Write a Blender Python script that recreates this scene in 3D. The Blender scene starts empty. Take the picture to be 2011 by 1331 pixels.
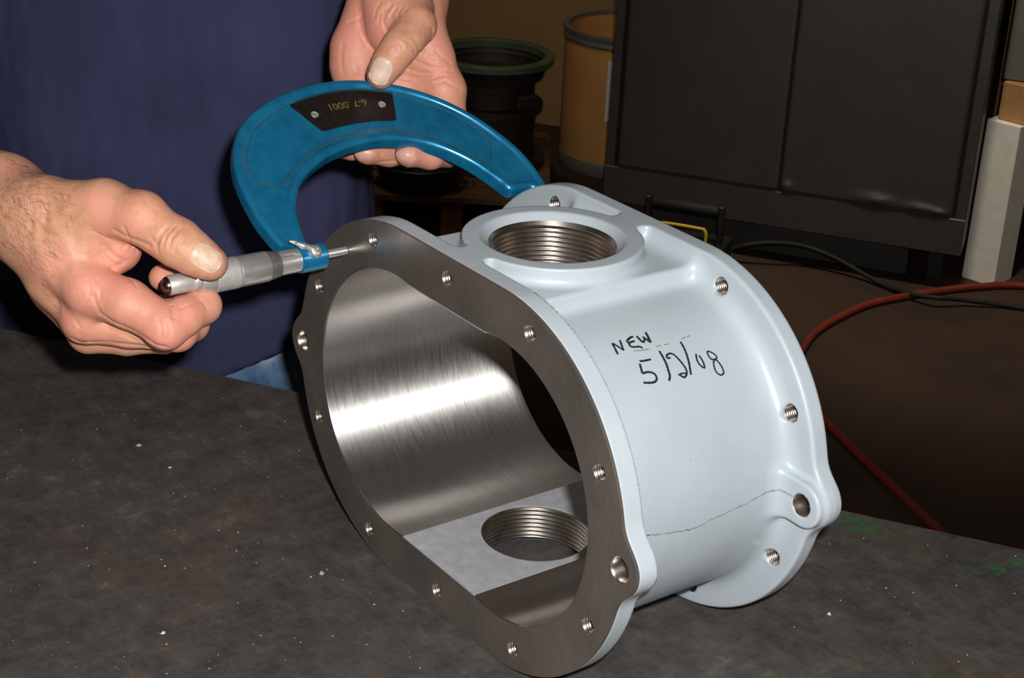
import bpy, math, random
import numpy as np
from mathutils import Vector
from mathutils.geometry import tessellate_polygon

# ------------------------------------------------------------------ camera, light
# modelling frame: millimetres, origin at the centre of the casting's front face
# (x along its long side, y along its bores, z up); world = metres, floor at z = 0
W, H = 2011, 1331
FPX = 3305.65
AZ, PITCH, ROLL = -0.93105, 0.414676, 0.049845
CAM = np.array([816.59, -553.98, 509.79])
ZF = -1009.5                                    # floor level in the modelling frame

def _basis():
    d = np.array([math.sin(AZ)*math.cos(PITCH), math.cos(AZ)*math.cos(PITCH), -math.sin(PITCH)])
    r = np.cross(d, [0, 0, 1.]); r /= np.linalg.norm(r)
    u = np.cross(r, d)
    c, s = math.cos(ROLL), math.sin(ROLL)
    return c*r+s*u, -s*r+c*u, d
RV, UV, DV = _basis()

def wm(p):                                      # modelling mm -> world metres
    p = np.asarray(p, float)
    return (p - np.array([0, 0, ZF]))*0.001

def cp(px, py, dep):                            # a point seen at (px,py) at a given depth, mm
    return CAM + (DV + RV*((px-W/2)/FPX) - UV*((py-H/2)/FPX))*dep

def ray(px, py):
    v = DV*FPX + RV*(px-W/2) - UV*(py-H/2)
    return v/np.linalg.norm(v)

def on_plane(px, py, n, k):
    n = np.asarray(n, float); v = ray(px, py)
    return CAM + v*((k-n@CAM)/(n@v))

scene = bpy.context.scene
COL = scene.collection
cam_data = bpy.data.cameras.new('camera'); cam = bpy.data.objects.new('camera', cam_data); COL.objects.link(cam)
cam_data.sensor_fit = 'HORIZONTAL'; cam_data.sensor_width = 36.0
cam_data.lens = FPX/W*36.0
cam_data.clip_start = 0.02; cam_data.clip_end = 60
from mathutils import Matrix
_c = wm(CAM)
cam.matrix_world = Matrix(((RV[0], UV[0], -DV[0], _c[0]), (RV[1], UV[1], -DV[1], _c[1]), (RV[2], UV[2], -DV[2], _c[2]), (0, 0, 0, 1)))
scene.camera = cam
scene.view_settings.view_transform = 'Standard'; scene.view_settings.look = 'None'
scene.view_settings.gamma = 1.0; scene.view_settings.use_curve_mapping = False
scene.view_settings.exposure = 0.0

world = bpy.data.worlds.new('world'); scene.world = world; world.use_nodes = True
world.node_tree.nodes['Background'].inputs[0].default_value = (1.0, 0.86, 0.70, 1)
world.node_tree.nodes['Background'].inputs[1].default_value = 0.045

# the camera's own flash, beside and above the lens
fl = bpy.data.lights.new('camera_flash', 'POINT'); flo = bpy.data.objects.new('camera_flash', fl); COL.objects.link(flo)
fl.energy = 72.0; fl.color = (1.0, 0.985, 0.97); fl.shadow_soft_size = 0.016
flo.location = Vector(wm(CAM + RV*44 + UV*56))
# unseen spots added to brighten the post and drum at the back
for (lp, aim, en, cone_a) in (((-1250, 1800, ZF+2700), (-1690, 2700, ZF+250), 150.0, 52), ((-2300, 1250, ZF+2900), (-2900, 2300, ZF+200), 34.0, 70)):
    l2 = bpy.data.lights.new('back_fill_spot', 'SPOT'); l2.energy = en; l2.color = (1.0, 0.88, 0.70)
    l2.spot_size = math.radians(cone_a); l2.spot_blend = .9; l2.shadow_soft_size = .12
    lo = bpy.data.objects.new('back_fill_spot', l2); COL.objects.link(lo); lo.location = Vector(wm(lp))
    lo.rotation_euler = (Vector(wm(aim))-Vector(wm(lp))).to_track_quat('-Z', 'Y').to_euler()

# ------------------------------------------------------------------ materials
def lin(r, g, b):
    f = lambda c: (c/255/12.92) if c/255 <= 0.04045 else ((c/255+0.055)/1.055)**2.4
    return (f(r), f(g), f(b), 1)

class M:
    def __init__(s, name, base=(.5, .5, .5, 1), rough=.5, metal=0., spec=.5, **kw):
        s.m = bpy.data.materials.new(name); s.m.use_nodes = True
        s.t = s.m.node_tree; s.n = s.t.nodes; s.l = s.t.links
        s.b = s.n['Principled BSDF']
        s.b.inputs['Base Color'].default_value = base if len(base) == 4 else (*base, 1)
        s.b.inputs['Roughness'].default_value = rough; s.b.inputs['Metallic'].default_value = metal
        s.b.inputs['Specular IOR Level'].default_value = spec
        for k, v in kw.items(): s.b.inputs[k.replace('_', ' ')].default_value = v
        s.co = None
    def coord(s):
        if s.co is None:
            s.co = s.n.new('ShaderNodeTexCoord').outputs['Object']
        return s.co
    def mapped(s, scale=(1, 1, 1), rot=(0, 0, 0), loc=(0, 0, 0)):
        mp = s.n.new('ShaderNodeMapping'); s.l.new(s.coord(), mp.inputs[0])
        mp.inputs['Scale'].default_value = scale; mp.inputs['Rotation'].default_value = rot; mp.inputs['Location'].default_value = loc
        return mp.outputs[0]
    def noise(s, scale, detail=4, rough=.55, vec=None, dist=0):
        t = s.n.new('ShaderNodeTexNoise'); s.l.new(vec or s.coord(), t.inputs['Vector'])
        t.inputs['Scale'].default_value = scale; t.inputs['Detail'].default_value = detail
        t.inputs['Roughness'].default_value = rough; t.inputs['Distortion'].default_value = dist
        return t.outputs['Fac']
    def vor(s, scale, vec=None, out='Distance', feature='F1'):
        t = s.n.new('ShaderNodeTexVoronoi'); t.feature = feature
        s.l.new(vec or s.coord(), t.inputs['Vector']); t.inputs['Scale'].default_value = scale
        return t.outputs[out]
    def ramp(s, fac, stops, interp='LINEAR'):
        r = s.n.new('ShaderNodeValToRGB'); s.l.new(fac, r.inputs[0]); e = r.color_ramp.elements; r.color_ramp.interpolation = interp
        e[0].position = stops[0][0]; e[0].color = col4(stops[0][1]); e[1].position = stops[-1][0]; e[1].color = col4(stops[-1][1])
        for p, c in stops[1:-1]:
            x = e.new(p); x.color = col4(c)
        return r.outputs[0]
    def math(s, op, a, b=None, c=None):
        n = s.n.new('ShaderNodeMath'); n.operation = op
        for i, v in enumerate((a, b, c)):
            if v is None: continue
            if isinstance(v, (int, float)): n.inputs[i].default_value = v
            else: s.l.new(v, n.inputs[i])
        return n.outputs[0]
    def mix(s, fac, a, b, mode='MIX'):
        n = s.n.new('ShaderNodeMix'); n.data_type = 'RGBA'; n.blend_type = mode
        for k, v in ((0, fac), (6, a), (7, b)):
            if isinstance(v, (int, float)): n.inputs[k].default_value = v
            elif isinstance(v, tuple): n.inputs[k].default_value = col4(v)
            else: s.l.new(v, n.inputs[k])
        return n.outputs[2]
    def attr(s, name):
        a = s.n.new('ShaderNodeAttribute'); a.attribute_name = name; return a.outputs['Fac']
    def xyz(s):
        x = s.n.new('ShaderNodeSeparateXYZ'); s.l.new(s.coord(), x.inputs[0]); return x.outputs
    def set(s, inp, out): s.l.new(out, s.b.inputs[inp]); return s
    def bump(s, hgt, strength=.3, dist=.001, prev=None):
        b = s.n.new('ShaderNodeBump'); b.inputs['Strength'].default_value = strength; b.inputs['Distance'].default_value = dist
        s.l.new(hgt, b.inputs['Height'])
        if prev is not None: s.l.new(prev, b.inputs['Normal'])
        s.l.new(b.outputs[0], s.b.inputs['Normal']); return b.outputs[0]

def col4(c):
    if isinstance(c, (int, float)): return (c, c, c, 1)
    return c if len(c) == 4 else (*c, 1)

def simple(name, rgb, rough=.5, metal=0., spec=.5, var=.25, scale=40, bump=0.0):
    m = M(name, lin(*rgb), rough, metal, spec)
    c = lin(*rgb)
    if var:
        lo = tuple(x*(1-var) for x in c[:3]); hi = tuple(min(1, x*(1+var)) for x in c[:3])
        m.set('Base Color', m.ramp(m.noise(scale), [(.3, lo), (.7, hi)]))
    if bump: m.bump(m.noise(scale*3), bump, .001)
    return m.m

def mat_paint():
    m = M('grey_enamel', lin(174, 183, 189), .34, 0, .5)
    c = m.ramp(m.noise(9, 5), [(.3, lin(166, 176, 183)), (.5, lin(174, 184, 190)), (.75, lin(182, 191, 197))])
    # scuffs and specks worn into the paint
    sp = m.ramp(m.noise(420, 2), [(.70, 0.0), (.74, 1.0)])
    sm = m.ramp(m.noise(14, 3), [(.50, 0.0), (.62, 1.0)])
    c = m.mix(m.math('MULTIPLY', m.math('MULTIPLY', sp, sm), .45), c, lin(120, 118, 112))
    m.set('Base Color', c)
    m.set('Roughness', m.ramp(m.noise(30, 4), [(.3, .27), (.7, .42)]))
    nb = m.bump(m.noise(260, 3), .10, .0006)
    m.bump(m.noise(38, 3), .14, .0012, nb)
    return m.m

def mat_face():
    m = M('machined_face', lin(120, 112, 106), .42, .66, .5)
    a = m.noise(10, 5, .6)
    b = m.noise(60, 3, .6, m.mapped((14, 1, 1), (0, math.radians(35), 0)))
    v = m.math('ADD', m.math('MULTIPLY', a, .7), m.math('MULTIPLY', b, .3))
    m.set('Base Color', m.ramp(v, [(.30, lin(104, 100, 97)), (.5, lin(130, 122, 115)), (.66, lin(152, 139, 129))]))
    m.set('Roughness', m.ramp(m.noise(22, 5), [(.3, .22), (.7, .34)]))
    m.bump(b, .05, .0004)
    return m.m

def mat_bore():
    m = M('honed_bore', lin(190, 186, 182), .30, 1.0, .5)
    # circumferential hone marks: noise stretched around the bore, tight along its axis
    s1 = m.noise(1.0, 3, .6, m.mapped((30, 1500, 30)))
    s2 = m.noise(1.0, 4, .6, m.mapped((70, 520, 70), (0, 0, .2)))
    s3 = m.noise(9.0, 3)
    v = m.math('ADD', m.math('MULTIPLY', s1, .5), m.math('MULTIPLY', s2, .5))
    c = m.ramp(v, [(.30, lin(198, 194, 190)), (.68, lin(226, 223, 220))])
    st = m.ramp(s3, [(.5, 0.0), (.7, 1.0)])
    m.set('Base Color', m.mix(m.math('MULTIPLY', st, .35), c, lin(190, 176, 158)))
    m.set('Roughness', m.ramp(v, [(.3, .42), (.7, .54)]))
    tg = m.n.new('ShaderNodeTangent'); tg.direction_type = 'RADIAL'; tg.axis = 'Y'
    m.l.new(tg.outputs[0], m.b.inputs['Tangent']); m.b.inputs['Anisotropic'].default_value = .95; m.b.inputs['Anisotropic Rotation'].default_value = .25
    m.bump(v, .04, .0004)
    return m.m

def mat_skin(name, base, pink, dark):
    m = M(name, base, .47, 0, .42)
    n1 = m.noise(26, 4); n2 = m.noise(120, 3)
    c = m.ramp(m.math('ADD', m.math('MULTIPLY', n1, .6), m.math('MULTIPLY', n2, .4)), [(.36, dark), (.5, base), (.63, pink)])
    t = m.attr('tint')
    c = m.mix(m.math('MULTIPLY', t, .65), c, pink)
    gr = m.attr('grime')
    c = m.mix(m.math('MULTIPLY', gr, .75), c, lin(96, 78, 72))
    m.set('Base Color', c)
    m.b.inputs['Subsurface Weight'].default_value = .12
    m.b.inputs['Subsurface Radius'].default_value = (.006, .0025, .0015)
    h1 = m.vor(620, m.mapped((1, 1, 1.5)), 'Distance', 'DISTANCE_TO_EDGE')
    nb = m.bump(m.math('MINIMUM', h1, .12), .35, .0012)
    m.bump(m.math('ADD', n2, m.noise(330, 3)), .28, .0009, nb)
    return m.m

def mat_cloth():
    m = M('navy_jersey', lin(52, 54, 82), .92, 0, .12)
    c = m.ramp(m.noise(11, 5), [(.3, lin(50, 53, 80)), (.7, lin(60, 62, 92))])
    lint = m.ramp(m.vor(46), [(.018, 1.0), (.03, 0.0)])
    keep = m.ramp(m.noise(19, 2), [(.58, 0.0), (.60, 1.0)])
    c = m.mix(m.math('MULTIPLY', m.math('MULTIPLY', lint, keep), .7), c, lin(150, 150, 165))
    m.set('Base Color', c)
    m.b.inputs['Sheen Weight'].default_value = .0
    w = m.noise(900, 2)
    nb = m.bump(w, .35, .0007)
    m.bump(m.noise(6, 3, .5, m.mapped((1.6, 1.6, .6), (0, .5, 0))), .8, .03, nb)
    return m.m

def mat_denim():
    m = M('blue_denim', lin(92, 118, 150), .9, 0, .1)
    c = m.ramp(m.noise(28, 5), [(.32, lin(52, 76, 110)), (.55, lin(92, 118, 150)), (.75, lin(160, 178, 195))])
    m.set('Base Color', c); m.bump(m.noise(700, 2, .5, m.mapped((1, 1, .3))), .4, .0008)
    return m.m

def mat_table():
    m = M('worn_steel_top', lin(60, 54, 50), .55, 0, .4)
    x, y, z = m.xyz()[0:3]
    a = m.noise(3.2, 6, .65); b = m.noise(42, 8, .75); sc = m.noise(30, 5, .6, m.mapped((1, 9, 1), (0, 0, .5)), .6)
    sc2 = m.noise(26, 5, .6, m.mapped((10, 1, 1), (0, 0, -.35)), .6)
    v = m.math('ADD', m.math('MULTIPLY', a, .34), m.math('ADD', m.math('MULTIPLY', b, .44), m.math('MULTIPLY', m.math('MAXIMUM', sc, sc2), .22)))
    c = m.ramp(v, [(.36, lin(44, 43, 43)), (.47, lin(66, 63, 61)), (.57, lin(84, 78, 73)), (.68, lin(124, 116, 108))])
    rust = m.ramp(m.noise(5, 5, .7), [(.52, 0.0), (.68, 1.0)])
    c = m.mix(m.math('MULTIPLY', rust, .5), c, lin(86, 66, 50))
    # pale scratches
    s = m.ramp(m.noise(46, 3, .5, m.mapped((1, 22, 1), (0, 0, .9)), .4), [(.70, 0.0), (.76, 1.0)])
    s2 = m.ramp(m.noise(40, 3, .5, m.mapped((24, 1, 1), (0, 0, .2)), .4), [(.71, 0.0), (.77, 1.0)])
    c = m.mix(m.math('MULTIPLY', m.math('MAXIMUM', s, s2), .35), c, lin(150, 138, 124))
    # old green paint left along the far edge
    g = m.ramp(m.noise(95, 5, .7), [(.47, 0.0), (.52, 1.0)])
    def blob(cx, cy, rx, ry):
        dx = m.math('DIVIDE', m.math('SUBTRACT', x, cx), rx); dy = m.math('DIVIDE', m.math('SUBTRACT', y, cy), ry)
        r = m.math('ADD', m.math('MULTIPLY', dx, dx), m.math('MULTIPLY', dy, dy))
        return m.ramp(r, [(.25, 1.0), (1.0, 0.0)])
    bl = blob(*GREEN[0])
    for gq in GREEN[1:]: bl = m.math('MAXIMUM', bl, blob(*gq))
    c = m.mix(m.math('MULTIPLY', m.math('MULTIPLY', g, bl), .7), c, lin(46, 98, 60))
    m.set('Base Color', c)
    m.set('Roughness', m.ramp(b, [(.3, .42), (.7, .68)]))
    nb = m.bump(b, .25, .0015); m.bump(m.noise(180, 4), .2, .0008, nb)
    return m.m

def mat_blue():
    m = M('blue_hammered_enamel', lin(20, 118, 160), .28, .42, .6)
    c = m.ramp(m.noise(60, 5), [(.3, lin(12, 106, 150)), (.7, lin(28, 130, 172))])
    dirt = m.ramp(m.noise(160, 3), [(.66, 0.0), (.72, 1.0)])
    c = m.mix(m.math('MULTIPLY', dirt, .25), c, lin(60, 110, 130))
    m.set('Base Color', c); m.set('Roughness', m.ramp(m.noise(80, 4), [(.3, .24), (.7, .40)]))
    m.b.inputs['Coat Weight'].default_value = .35; m.b.inputs['Coat Roughness'].default_value = .2
    m.bump(m.noise(300, 2), .06, .0004)
    return m.m

# ------------------------------------------------------------------ mesh helpers
def finish(name, verts, faces, mat, parent=None, origin=None, smooth=True, label=None, category=None, kind=None, group=None, sharp=None):
    """verts in modelling mm; origin in mm becomes the object's origin"""
    v = np.asarray(verts, float)
    po = np.zeros(3)
    if origin is None:
        origin = ORIG.get(parent.name, np.zeros(3)) if parent is not None else np.zeros(3)
    origin = np.asarray(origin, float)
    me = bpy.data.meshes.new(name)
    lv = (v-origin)*0.001
    if isinstance(faces, np.ndarray) and faces.ndim == 2:
        k = faces.shape[1]; nf = len(faces)
        me.vertices.add(len(lv)); me.vertices.foreach_set('co', lv.astype(np.float32).ravel())
        me.loops.add(nf*k); me.loops.foreach_set('vertex_index', faces.astype(np.int32).ravel())
        me.polygons.add(nf); me.polygons.foreach_set('loop_start', np.arange(0, nf*k, k, dtype=np.int32))
        me.polygons.foreach_set('loop_total', np.full(nf, k, np.int32))
        me.update(calc_edges=True)
    else:
        me.from_pydata([tuple(p) for p in lv], [], [tuple(int(i) for i in f) for f in faces])
    me.validate()
    if smooth: me.polygons.foreach_set('use_smooth', np.ones(len(me.polygons), bool))
    if sharp: me.set_sharp_from_angle(angle=math.radians(sharp))
    me.materials.append(mat)
    o = bpy.data.objects.new(name, me); COL.objects.link(o)
    if parent is not None:
        o.parent = parent
        o.location = Vector((origin-ORIG.get(parent.name, np.zeros(3)))*0.001)
    else:
        o.location = Vector(wm(origin))
    ORIG[o.name] = origin
    meta(o, label, category, kind, group)
    return o
ORIG = {}
def meta(o, label=None, category=None, kind=None, group=None):
    if label: o['label'] = label
    if category: o['category'] = category
    if kind: o['kind'] = kind
    if group: o['group'] = group
    return o
def empty(name, origin, label, category, group=None):
    o = bpy.data.objects.new(name, None); COL.objects.link(o); o.empty_display_size = .05
    o.location = Vector(wm(origin)); ORIG[o.name] = np.asarray(origin, float)
    return meta(o, label, category, None, group)

class MB:
    def __init__(s): s.v = []; s.f = []
    def add(s, v, f):
        k = len(s.v); s.v += [np.asarray(p, float) for p in v]; s.f += [[i+k for i in q] for q in f]; return s
    def box(s, c, h, ax=None, bev=0.0):
        """box centre c, half sizes h, axes ax (3 unit vectors), chamfered edges"""
        ax = np.eye(3) if ax is None else np.asarray(ax, float); c = np.asarray(c, float)
        h = np.asarray(h, float)
        if bev <= 0:
            v = [c+ax[0]*h[0]*a+ax[1]*h[1]*b+ax[2]*h[2]*e for a in (-1, 1) for b in (-1, 1) for e in (-1, 1)]
            return s.add(v, [(0, 1, 3, 2), (4, 6, 7, 5), (0, 4, 5, 1), (2, 3, 7, 6), (0, 2, 6, 4), (1, 5, 7, 3)])
        v = []; idx = {}
        for a in (-1, 1):
            for b in (-1, 1):
                for e in (-1, 1):
                    for k in range(3):
                        q = np.array([a, b, e])*(h-bev); q[k] = (a, b, e)[k]*h[k]
                        idx[(a, b, e, k)] = len(v); v.append(c+ax[0]*q[0]+ax[1]*q[1]+ax[2]*q[2])
        f = []
        for k in range(3):
            i, j = [(1, 2), (2, 0), (0, 1)][k]
            for sg in (-1, 1):
                loop = []
                for (p, q) in ((-1, -1), (1, -1), (1, 1), (-1, 1)):
                    t = [0, 0, 0]; t[k] = sg; t[i] = p; t[j] = q; loop.append(idx[(*t, k)])
                f.append(loop if sg > 0 else loop[::-1])
        for k in range(3):       # edges along k
            i, j = [(1, 2), (2, 0), (0, 1)][k]
            for p in (-1, 1):
                for q in (-1, 1):
                    t0 = [0, 0, 0]; t0[i] = p; t0[j] = q; t1 = list(t0); t0[k] = -1; t1[k] = 1
                    loop = [idx[(*t0, i)], idx[(*t1, i)], idx[(*t1, j)], idx[(*t0, j)]]
                    f.append(loop if p*q < 0 else loop[::-1])
        for a in (-1, 1):
            for b in (-1, 1):
                for e in (-1, 1):
                    loop = [idx[(a, b, e, k)] for k in range(3)]
                    f.append(loop if a*b*e > 0 else loop[::-1])
        return s.add(v, f)
    def lathe(s, prof, o, axis, n=48, cap=True):
        """profile [(dist along axis, radius)]"""
        o = np.asarray(o, float); a = np.asarray(axis, float); a = a/np.linalg.norm(a)
        t = np.array([1., 0, 0]) if abs(a[0]) < .8 else np.array([0, 1., 0])
        e1 = np.cross(a, t); e1 /= np.linalg.norm(e1); e2 = np.cross(a, e1)
        v = []; f = []
        for (d, r) in prof:
            for i in range(n):
                th = 2*math.pi*i/n; v.append(o+a*d+(e1*math.cos(th)+e2*math.sin(th))*r)
        for k in range(len(prof)-1):
            for i in range(n):
                j = (i+1) % n; f.append((k*n+i, k*n+j, (k+1)*n+j, (k+1)*n+i))
        if cap:
            f.append(tuple(range(n))[::-1]); f.append(tuple(range((len(prof)-1)*n, len(prof)*n)))
        return s.add(v, f)
    def tube(s, pts, r, n=10, closed=False, cap=True):
        pts = [np.asarray(p, float) for p in pts]; m = len(pts); rr = r if hasattr(r, '__len__') else [r]*m
        v = []; f = []; up = None
        for i, p in enumerate(pts):
            if closed: t = pts[(i+1) % m]-pts[i-1]
            else: t = pts[min(i+1, m-1)]-pts[max(i-1, 0)]
            t /= np.linalg.norm(t)+1e-12
            if up is None:
                up = np.cross(t, [0, 0, 1.] if abs(t[2]) < .9 else [1., 0, 0])
            up = up-t*(up@t); up /= np.linalg.norm(up); b = np.cross(t, up)
            for k in range(n):
                th = 2*math.pi*k/n; v.append(p+(up*math.cos(th)+b*math.sin(th))*rr[i])
        for i in range(m if closed else m-1):
            i2 = (i+1) % m
            for k in range(n):
                k2 = (k+1) % n; f.append((i*n+k, i*n+k2, i2*n+k2, i2*n+k))
        if cap and not closed:
            f.append(tuple(range(n))[::-1]); f.append(tuple(range((m-1)*n, m*n)))
        return s.add(v, f)
    def build(s, name, mat, parent=None, **kw):
        return finish(name, s.v, s.f, mat, parent, **kw)

def spline(pts, n=12, closed=False):
    P = [np.asarray(p, float) for p in pts]; m = len(P); out = []
    for i in range(m if closed else m-1):
        g = (lambda k: P[k % m]) if closed else (lambda k: P[min(max(k, 0), m-1)])
        p0, p1, p2, p3 = g(i-1), g(i), g(i+1), g(i+2)
        for k in range(n):
            t = k/n
            out.append(.5*((2*p1)+(-p0+p2)*t+(2*p0-5*p1+4*p2-p3)*t*t+(-p0+3*p1-3*p2+p3)*t**3))
    if not closed: out.append(P[-1])
    return out

def tess(loops):
    """loops: list of 2D point lists (outer first) -> flat points, triangles"""
    pts = [p for L in loops for p in L]
    tr = tessellate_polygon([[Vector((p[0], p[1], 0)) for p in L] for L in loops])
    return pts, [tuple(t) for t in tr]

# ------------------------------------------------------------------ signed-distance modelling
def smin(a, b, k):
    h = np.clip(.5+.5*(b-a)/k, 0, 1)
    return b*(1-h)+a*h-k*h*(1-h)
def smax(a, b, k): return -smin(-a, -b, k)
def rmax(a, b, r):                              # intersection with a rounded edge
    a = a+r; b = b+r
    return np.minimum(np.maximum(a, b), 0)+np.hypot(np.maximum(a, 0), np.maximum(b, 0))-r
def cone(X, Y, Z, a, b, ra, rb):
    a = np.asarray(a, np.float32); ba = np.asarray(b, np.float32)-a; l2 = float(ba@ba)+1e-9
    px, py, pz = X-a[0], Y-a[1], Z-a[2]
    t = np.clip((px*ba[0]+py*ba[1]+pz*ba[2])/l2, 0, 1)
    return np.sqrt((px-t*ba[0])**2+(py-t*ba[1])**2+(pz-t*ba[2])**2)-(ra+(rb-ra)*t)
def chain(X, Y, Z, pts, k=4):
    d = None
    for (a, ra), (b, rb) in zip(pts[:-1], pts[1:]):
        e = cone(X, Y, Z, a, b, ra, rb); d = e if d is None else smin(d, e, k)
    return d
def ellip(X, Y, Z, c, ax, r):
    ax = np.asarray(ax, float); dx, dy, dz = X-c[0], Y-c[1], Z-c[2]
    q = [(dx*ax[i][0]+dy*ax[i][1]+dz*ax[i][2])/r[i] for i in range(3)]
    n = np.sqrt(q[0]**2+q[1]**2+q[2]**2); g = np.sqrt(sum((q[i]/r[i])**2 for i in range(3)))+1e-9
    return n*(n-1)/g

def nets(f, lo, hi, h, relax=1, newton=2, fine=None):
    lo = np.asarray(lo, float); N = np.ceil((np.asarray(hi)-lo)/h).astype(int)+1
    ax = [(lo[i]+h*np.arange(N[i])).astype(np.float32) for i in range(3)]
    # coarse pass first; the fine grid is only evaluated close to the surface
    cs = 4; Nc = (N-1)//cs+2
    cx = [(lo[i]+h*cs*np.arange(Nc[i])).astype(np.float32) for i in range(3)]
    Fc = np.broadcast_to(f(cx[0][:, None, None], cx[1][None, :, None], cx[2][None, None, :]), tuple(Nc)).astype(np.float32)
    nr = np.abs(Fc) < 1.6*cs*h
    cell = np.zeros(tuple(Nc-1), bool)
    for i in (0, 1):
        for j in (0, 1):
            for k in (0, 1): cell |= nr[i:Nc[0]-1+i, j:Nc[1]-1+j, k:Nc[2]-1+k]
    up = lambda a: np.repeat(np.repeat(np.repeat(a, cs, 0), cs, 1), cs, 2)[:N[0], :N[1], :N[2]]
    mask = up(cell); F = np.where(up(Fc[:-1, :-1, :-1]) < 0, np.float32(-9), np.float32(9))
    mi = np.nonzero(mask)
    step = 400000; vals = np.empty(len(mi[0]), np.float32)
    for s0 in range(0, len(vals), step):
        sl = slice(s0, s0+step); vals[sl] = f(ax[0][mi[0][sl]], ax[1][mi[1][sl]], ax[2][mi[2][sl]])
    F[mi] = vals
    S = F < 0
    c = [S[i:N[0]-1+i, j:N[1]-1+j, k:N[2]-1+k] for i in (0, 1) for j in (0, 1) for k in (0, 1)]
    allc = c[0].copy(); anyc = c[0].copy()
    for q in c[1:]: allc &= q; anyc |= q
    act = anyc & ~allc
    I, J, K = np.nonzero(act); n = len(I)
    idx = np.full(act.shape, -1, np.int32); idx[I, J, K] = np.arange(n)
    offs = [(i, j, k) for i in (0, 1) for j in (0, 1) for k in (0, 1)]
    val = np.stack([F[I+i, J+j, K+k] for i, j, k in offs], 1)
    acc = np.zeros((n, 3)); cnt = np.zeros(n)
    for p in range(8):
        for q in range(p+1, 8):
            if sum(abs(offs[p][m]-offs[q][m]) for m in range(3)) != 1: continue
            m = (val[:, p] < 0) != (val[:, q] < 0)
            t = val[m, p]/(val[m, p]-val[m, q])
            acc[m] += np.array(offs[p])+t[:, None]*(np.array(offs[q])-np.array(offs[p])); cnt[m] += 1
    V = lo+h*(np.stack([I, J, K], 1)+acc/cnt[:, None])
    Q = []
    for a in range(3):
        b, e = (a+1) % 3, (a+2) % 3
        sl0 = [slice(None)]*3; sl1 = [slice(None)]*3; sl0[a] = slice(0, -1); sl1[a] = slice(1, None)
        s0 = S[tuple(sl0)]; s1 = S[tuple(sl1)]
        g = np.argwhere(s0 != s1)
        g = g[(g[:, b] > 0) & (g[:, e] > 0) & (g[:, b] < N[b]-1) & (g[:, e] < N[e]-1)]
        inside = s0[tuple(g.T)]
        def cell(db, de):
            q = g.copy(); q[:, b] += db; q[:, e] += de
            return idx[q[:, 0], q[:, 1], q[:, 2]]
        quad = np.stack([cell(-1, -1), cell(0, -1), cell(0, 0), cell(-1, 0)], 1)
        quad[~inside] = quad[~inside][:, ::-1]
        Q.append(quad)
    Q = np.concatenate(Q)
    ff = fine or f
    def project(V, it):
        e = h*.25
        for _ in range(it):
            x, y, z = V.T.astype(np.float32)
            d = ff(x, y, z)
            G = np.stack([ff(x+e, y, z)-ff(x-e, y, z), ff(x, y+e, z)-ff(x, y-e, z), ff(x, y, z+e)-ff(x, y, z-e)], 1)/(2*e)
            g2 = (G*G).sum(1)+1e-6
            st = np.clip(d/g2, -h, h)
            V = V-G*st[:, None]
        return V
    for _ in range(relax):
        A = np.zeros_like(V); cn = np.zeros(len(V))
        for a, b in ((0, 1), (1, 2), (2, 3), (3, 0)):
            for ch in range(3):
                A[:, ch] += np.bincount(Q[:, a], V[Q[:, b], ch], len(V))+np.bincount(Q[:, b], V[Q[:, a], ch], len(V))
            cn += np.bincount(Q[:, a], minlength=len(V))+np.bincount(Q[:, b], minlength=len(V))
        V = V*.4+A/np.maximum(cn, 1)[:, None]*.6
        if newton: V = project(V, 1)
    V = project(V, newton) if newton else V
    return V, Q

def march(f, o, v, t0, t1, n=60):
    """first zero of f along o + v t"""
    o = np.asarray(o, float); v = np.asarray(v, float); t = t0
    for _ in range(n):
        p = o+v*t; d = float(f(*[np.array([c], np.float32) for c in p])[0])
        if abs(d) < .02: break
        t += d*.9
        if t > t1: break
    return o+v*t

# table frame: T along the bench, N across it away from the camera
T3 = np.array([.834, .5517, 0]); T3 /= np.linalg.norm(T3); N3 = np.array([-T3[1], T3[0], 0]); Z3 = np.array([0, 0, 1.])
ZT = -129.5
EDGE = N3@np.array([-346., 86., 0])
def tn(t, n, z): return T3*t+N3*n+Z3*z
TBO = tn(-100, EDGE-450, ZT)
def tloc(px, py):
    p = on_plane(px, py, (0, 0, 1), ZT)-TBO
    return p[0]*.001, p[1]*.001
GREEN = [(*tloc(px, py), r, r) for px, py, r in ((1645, 1018, .014), (1675, 1030, .017), (1705, 1036, .016), (1730, 1045, .010), (1955, 1118, .010), (1995, 1104, .009), (1925, 1130, .009))]

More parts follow.
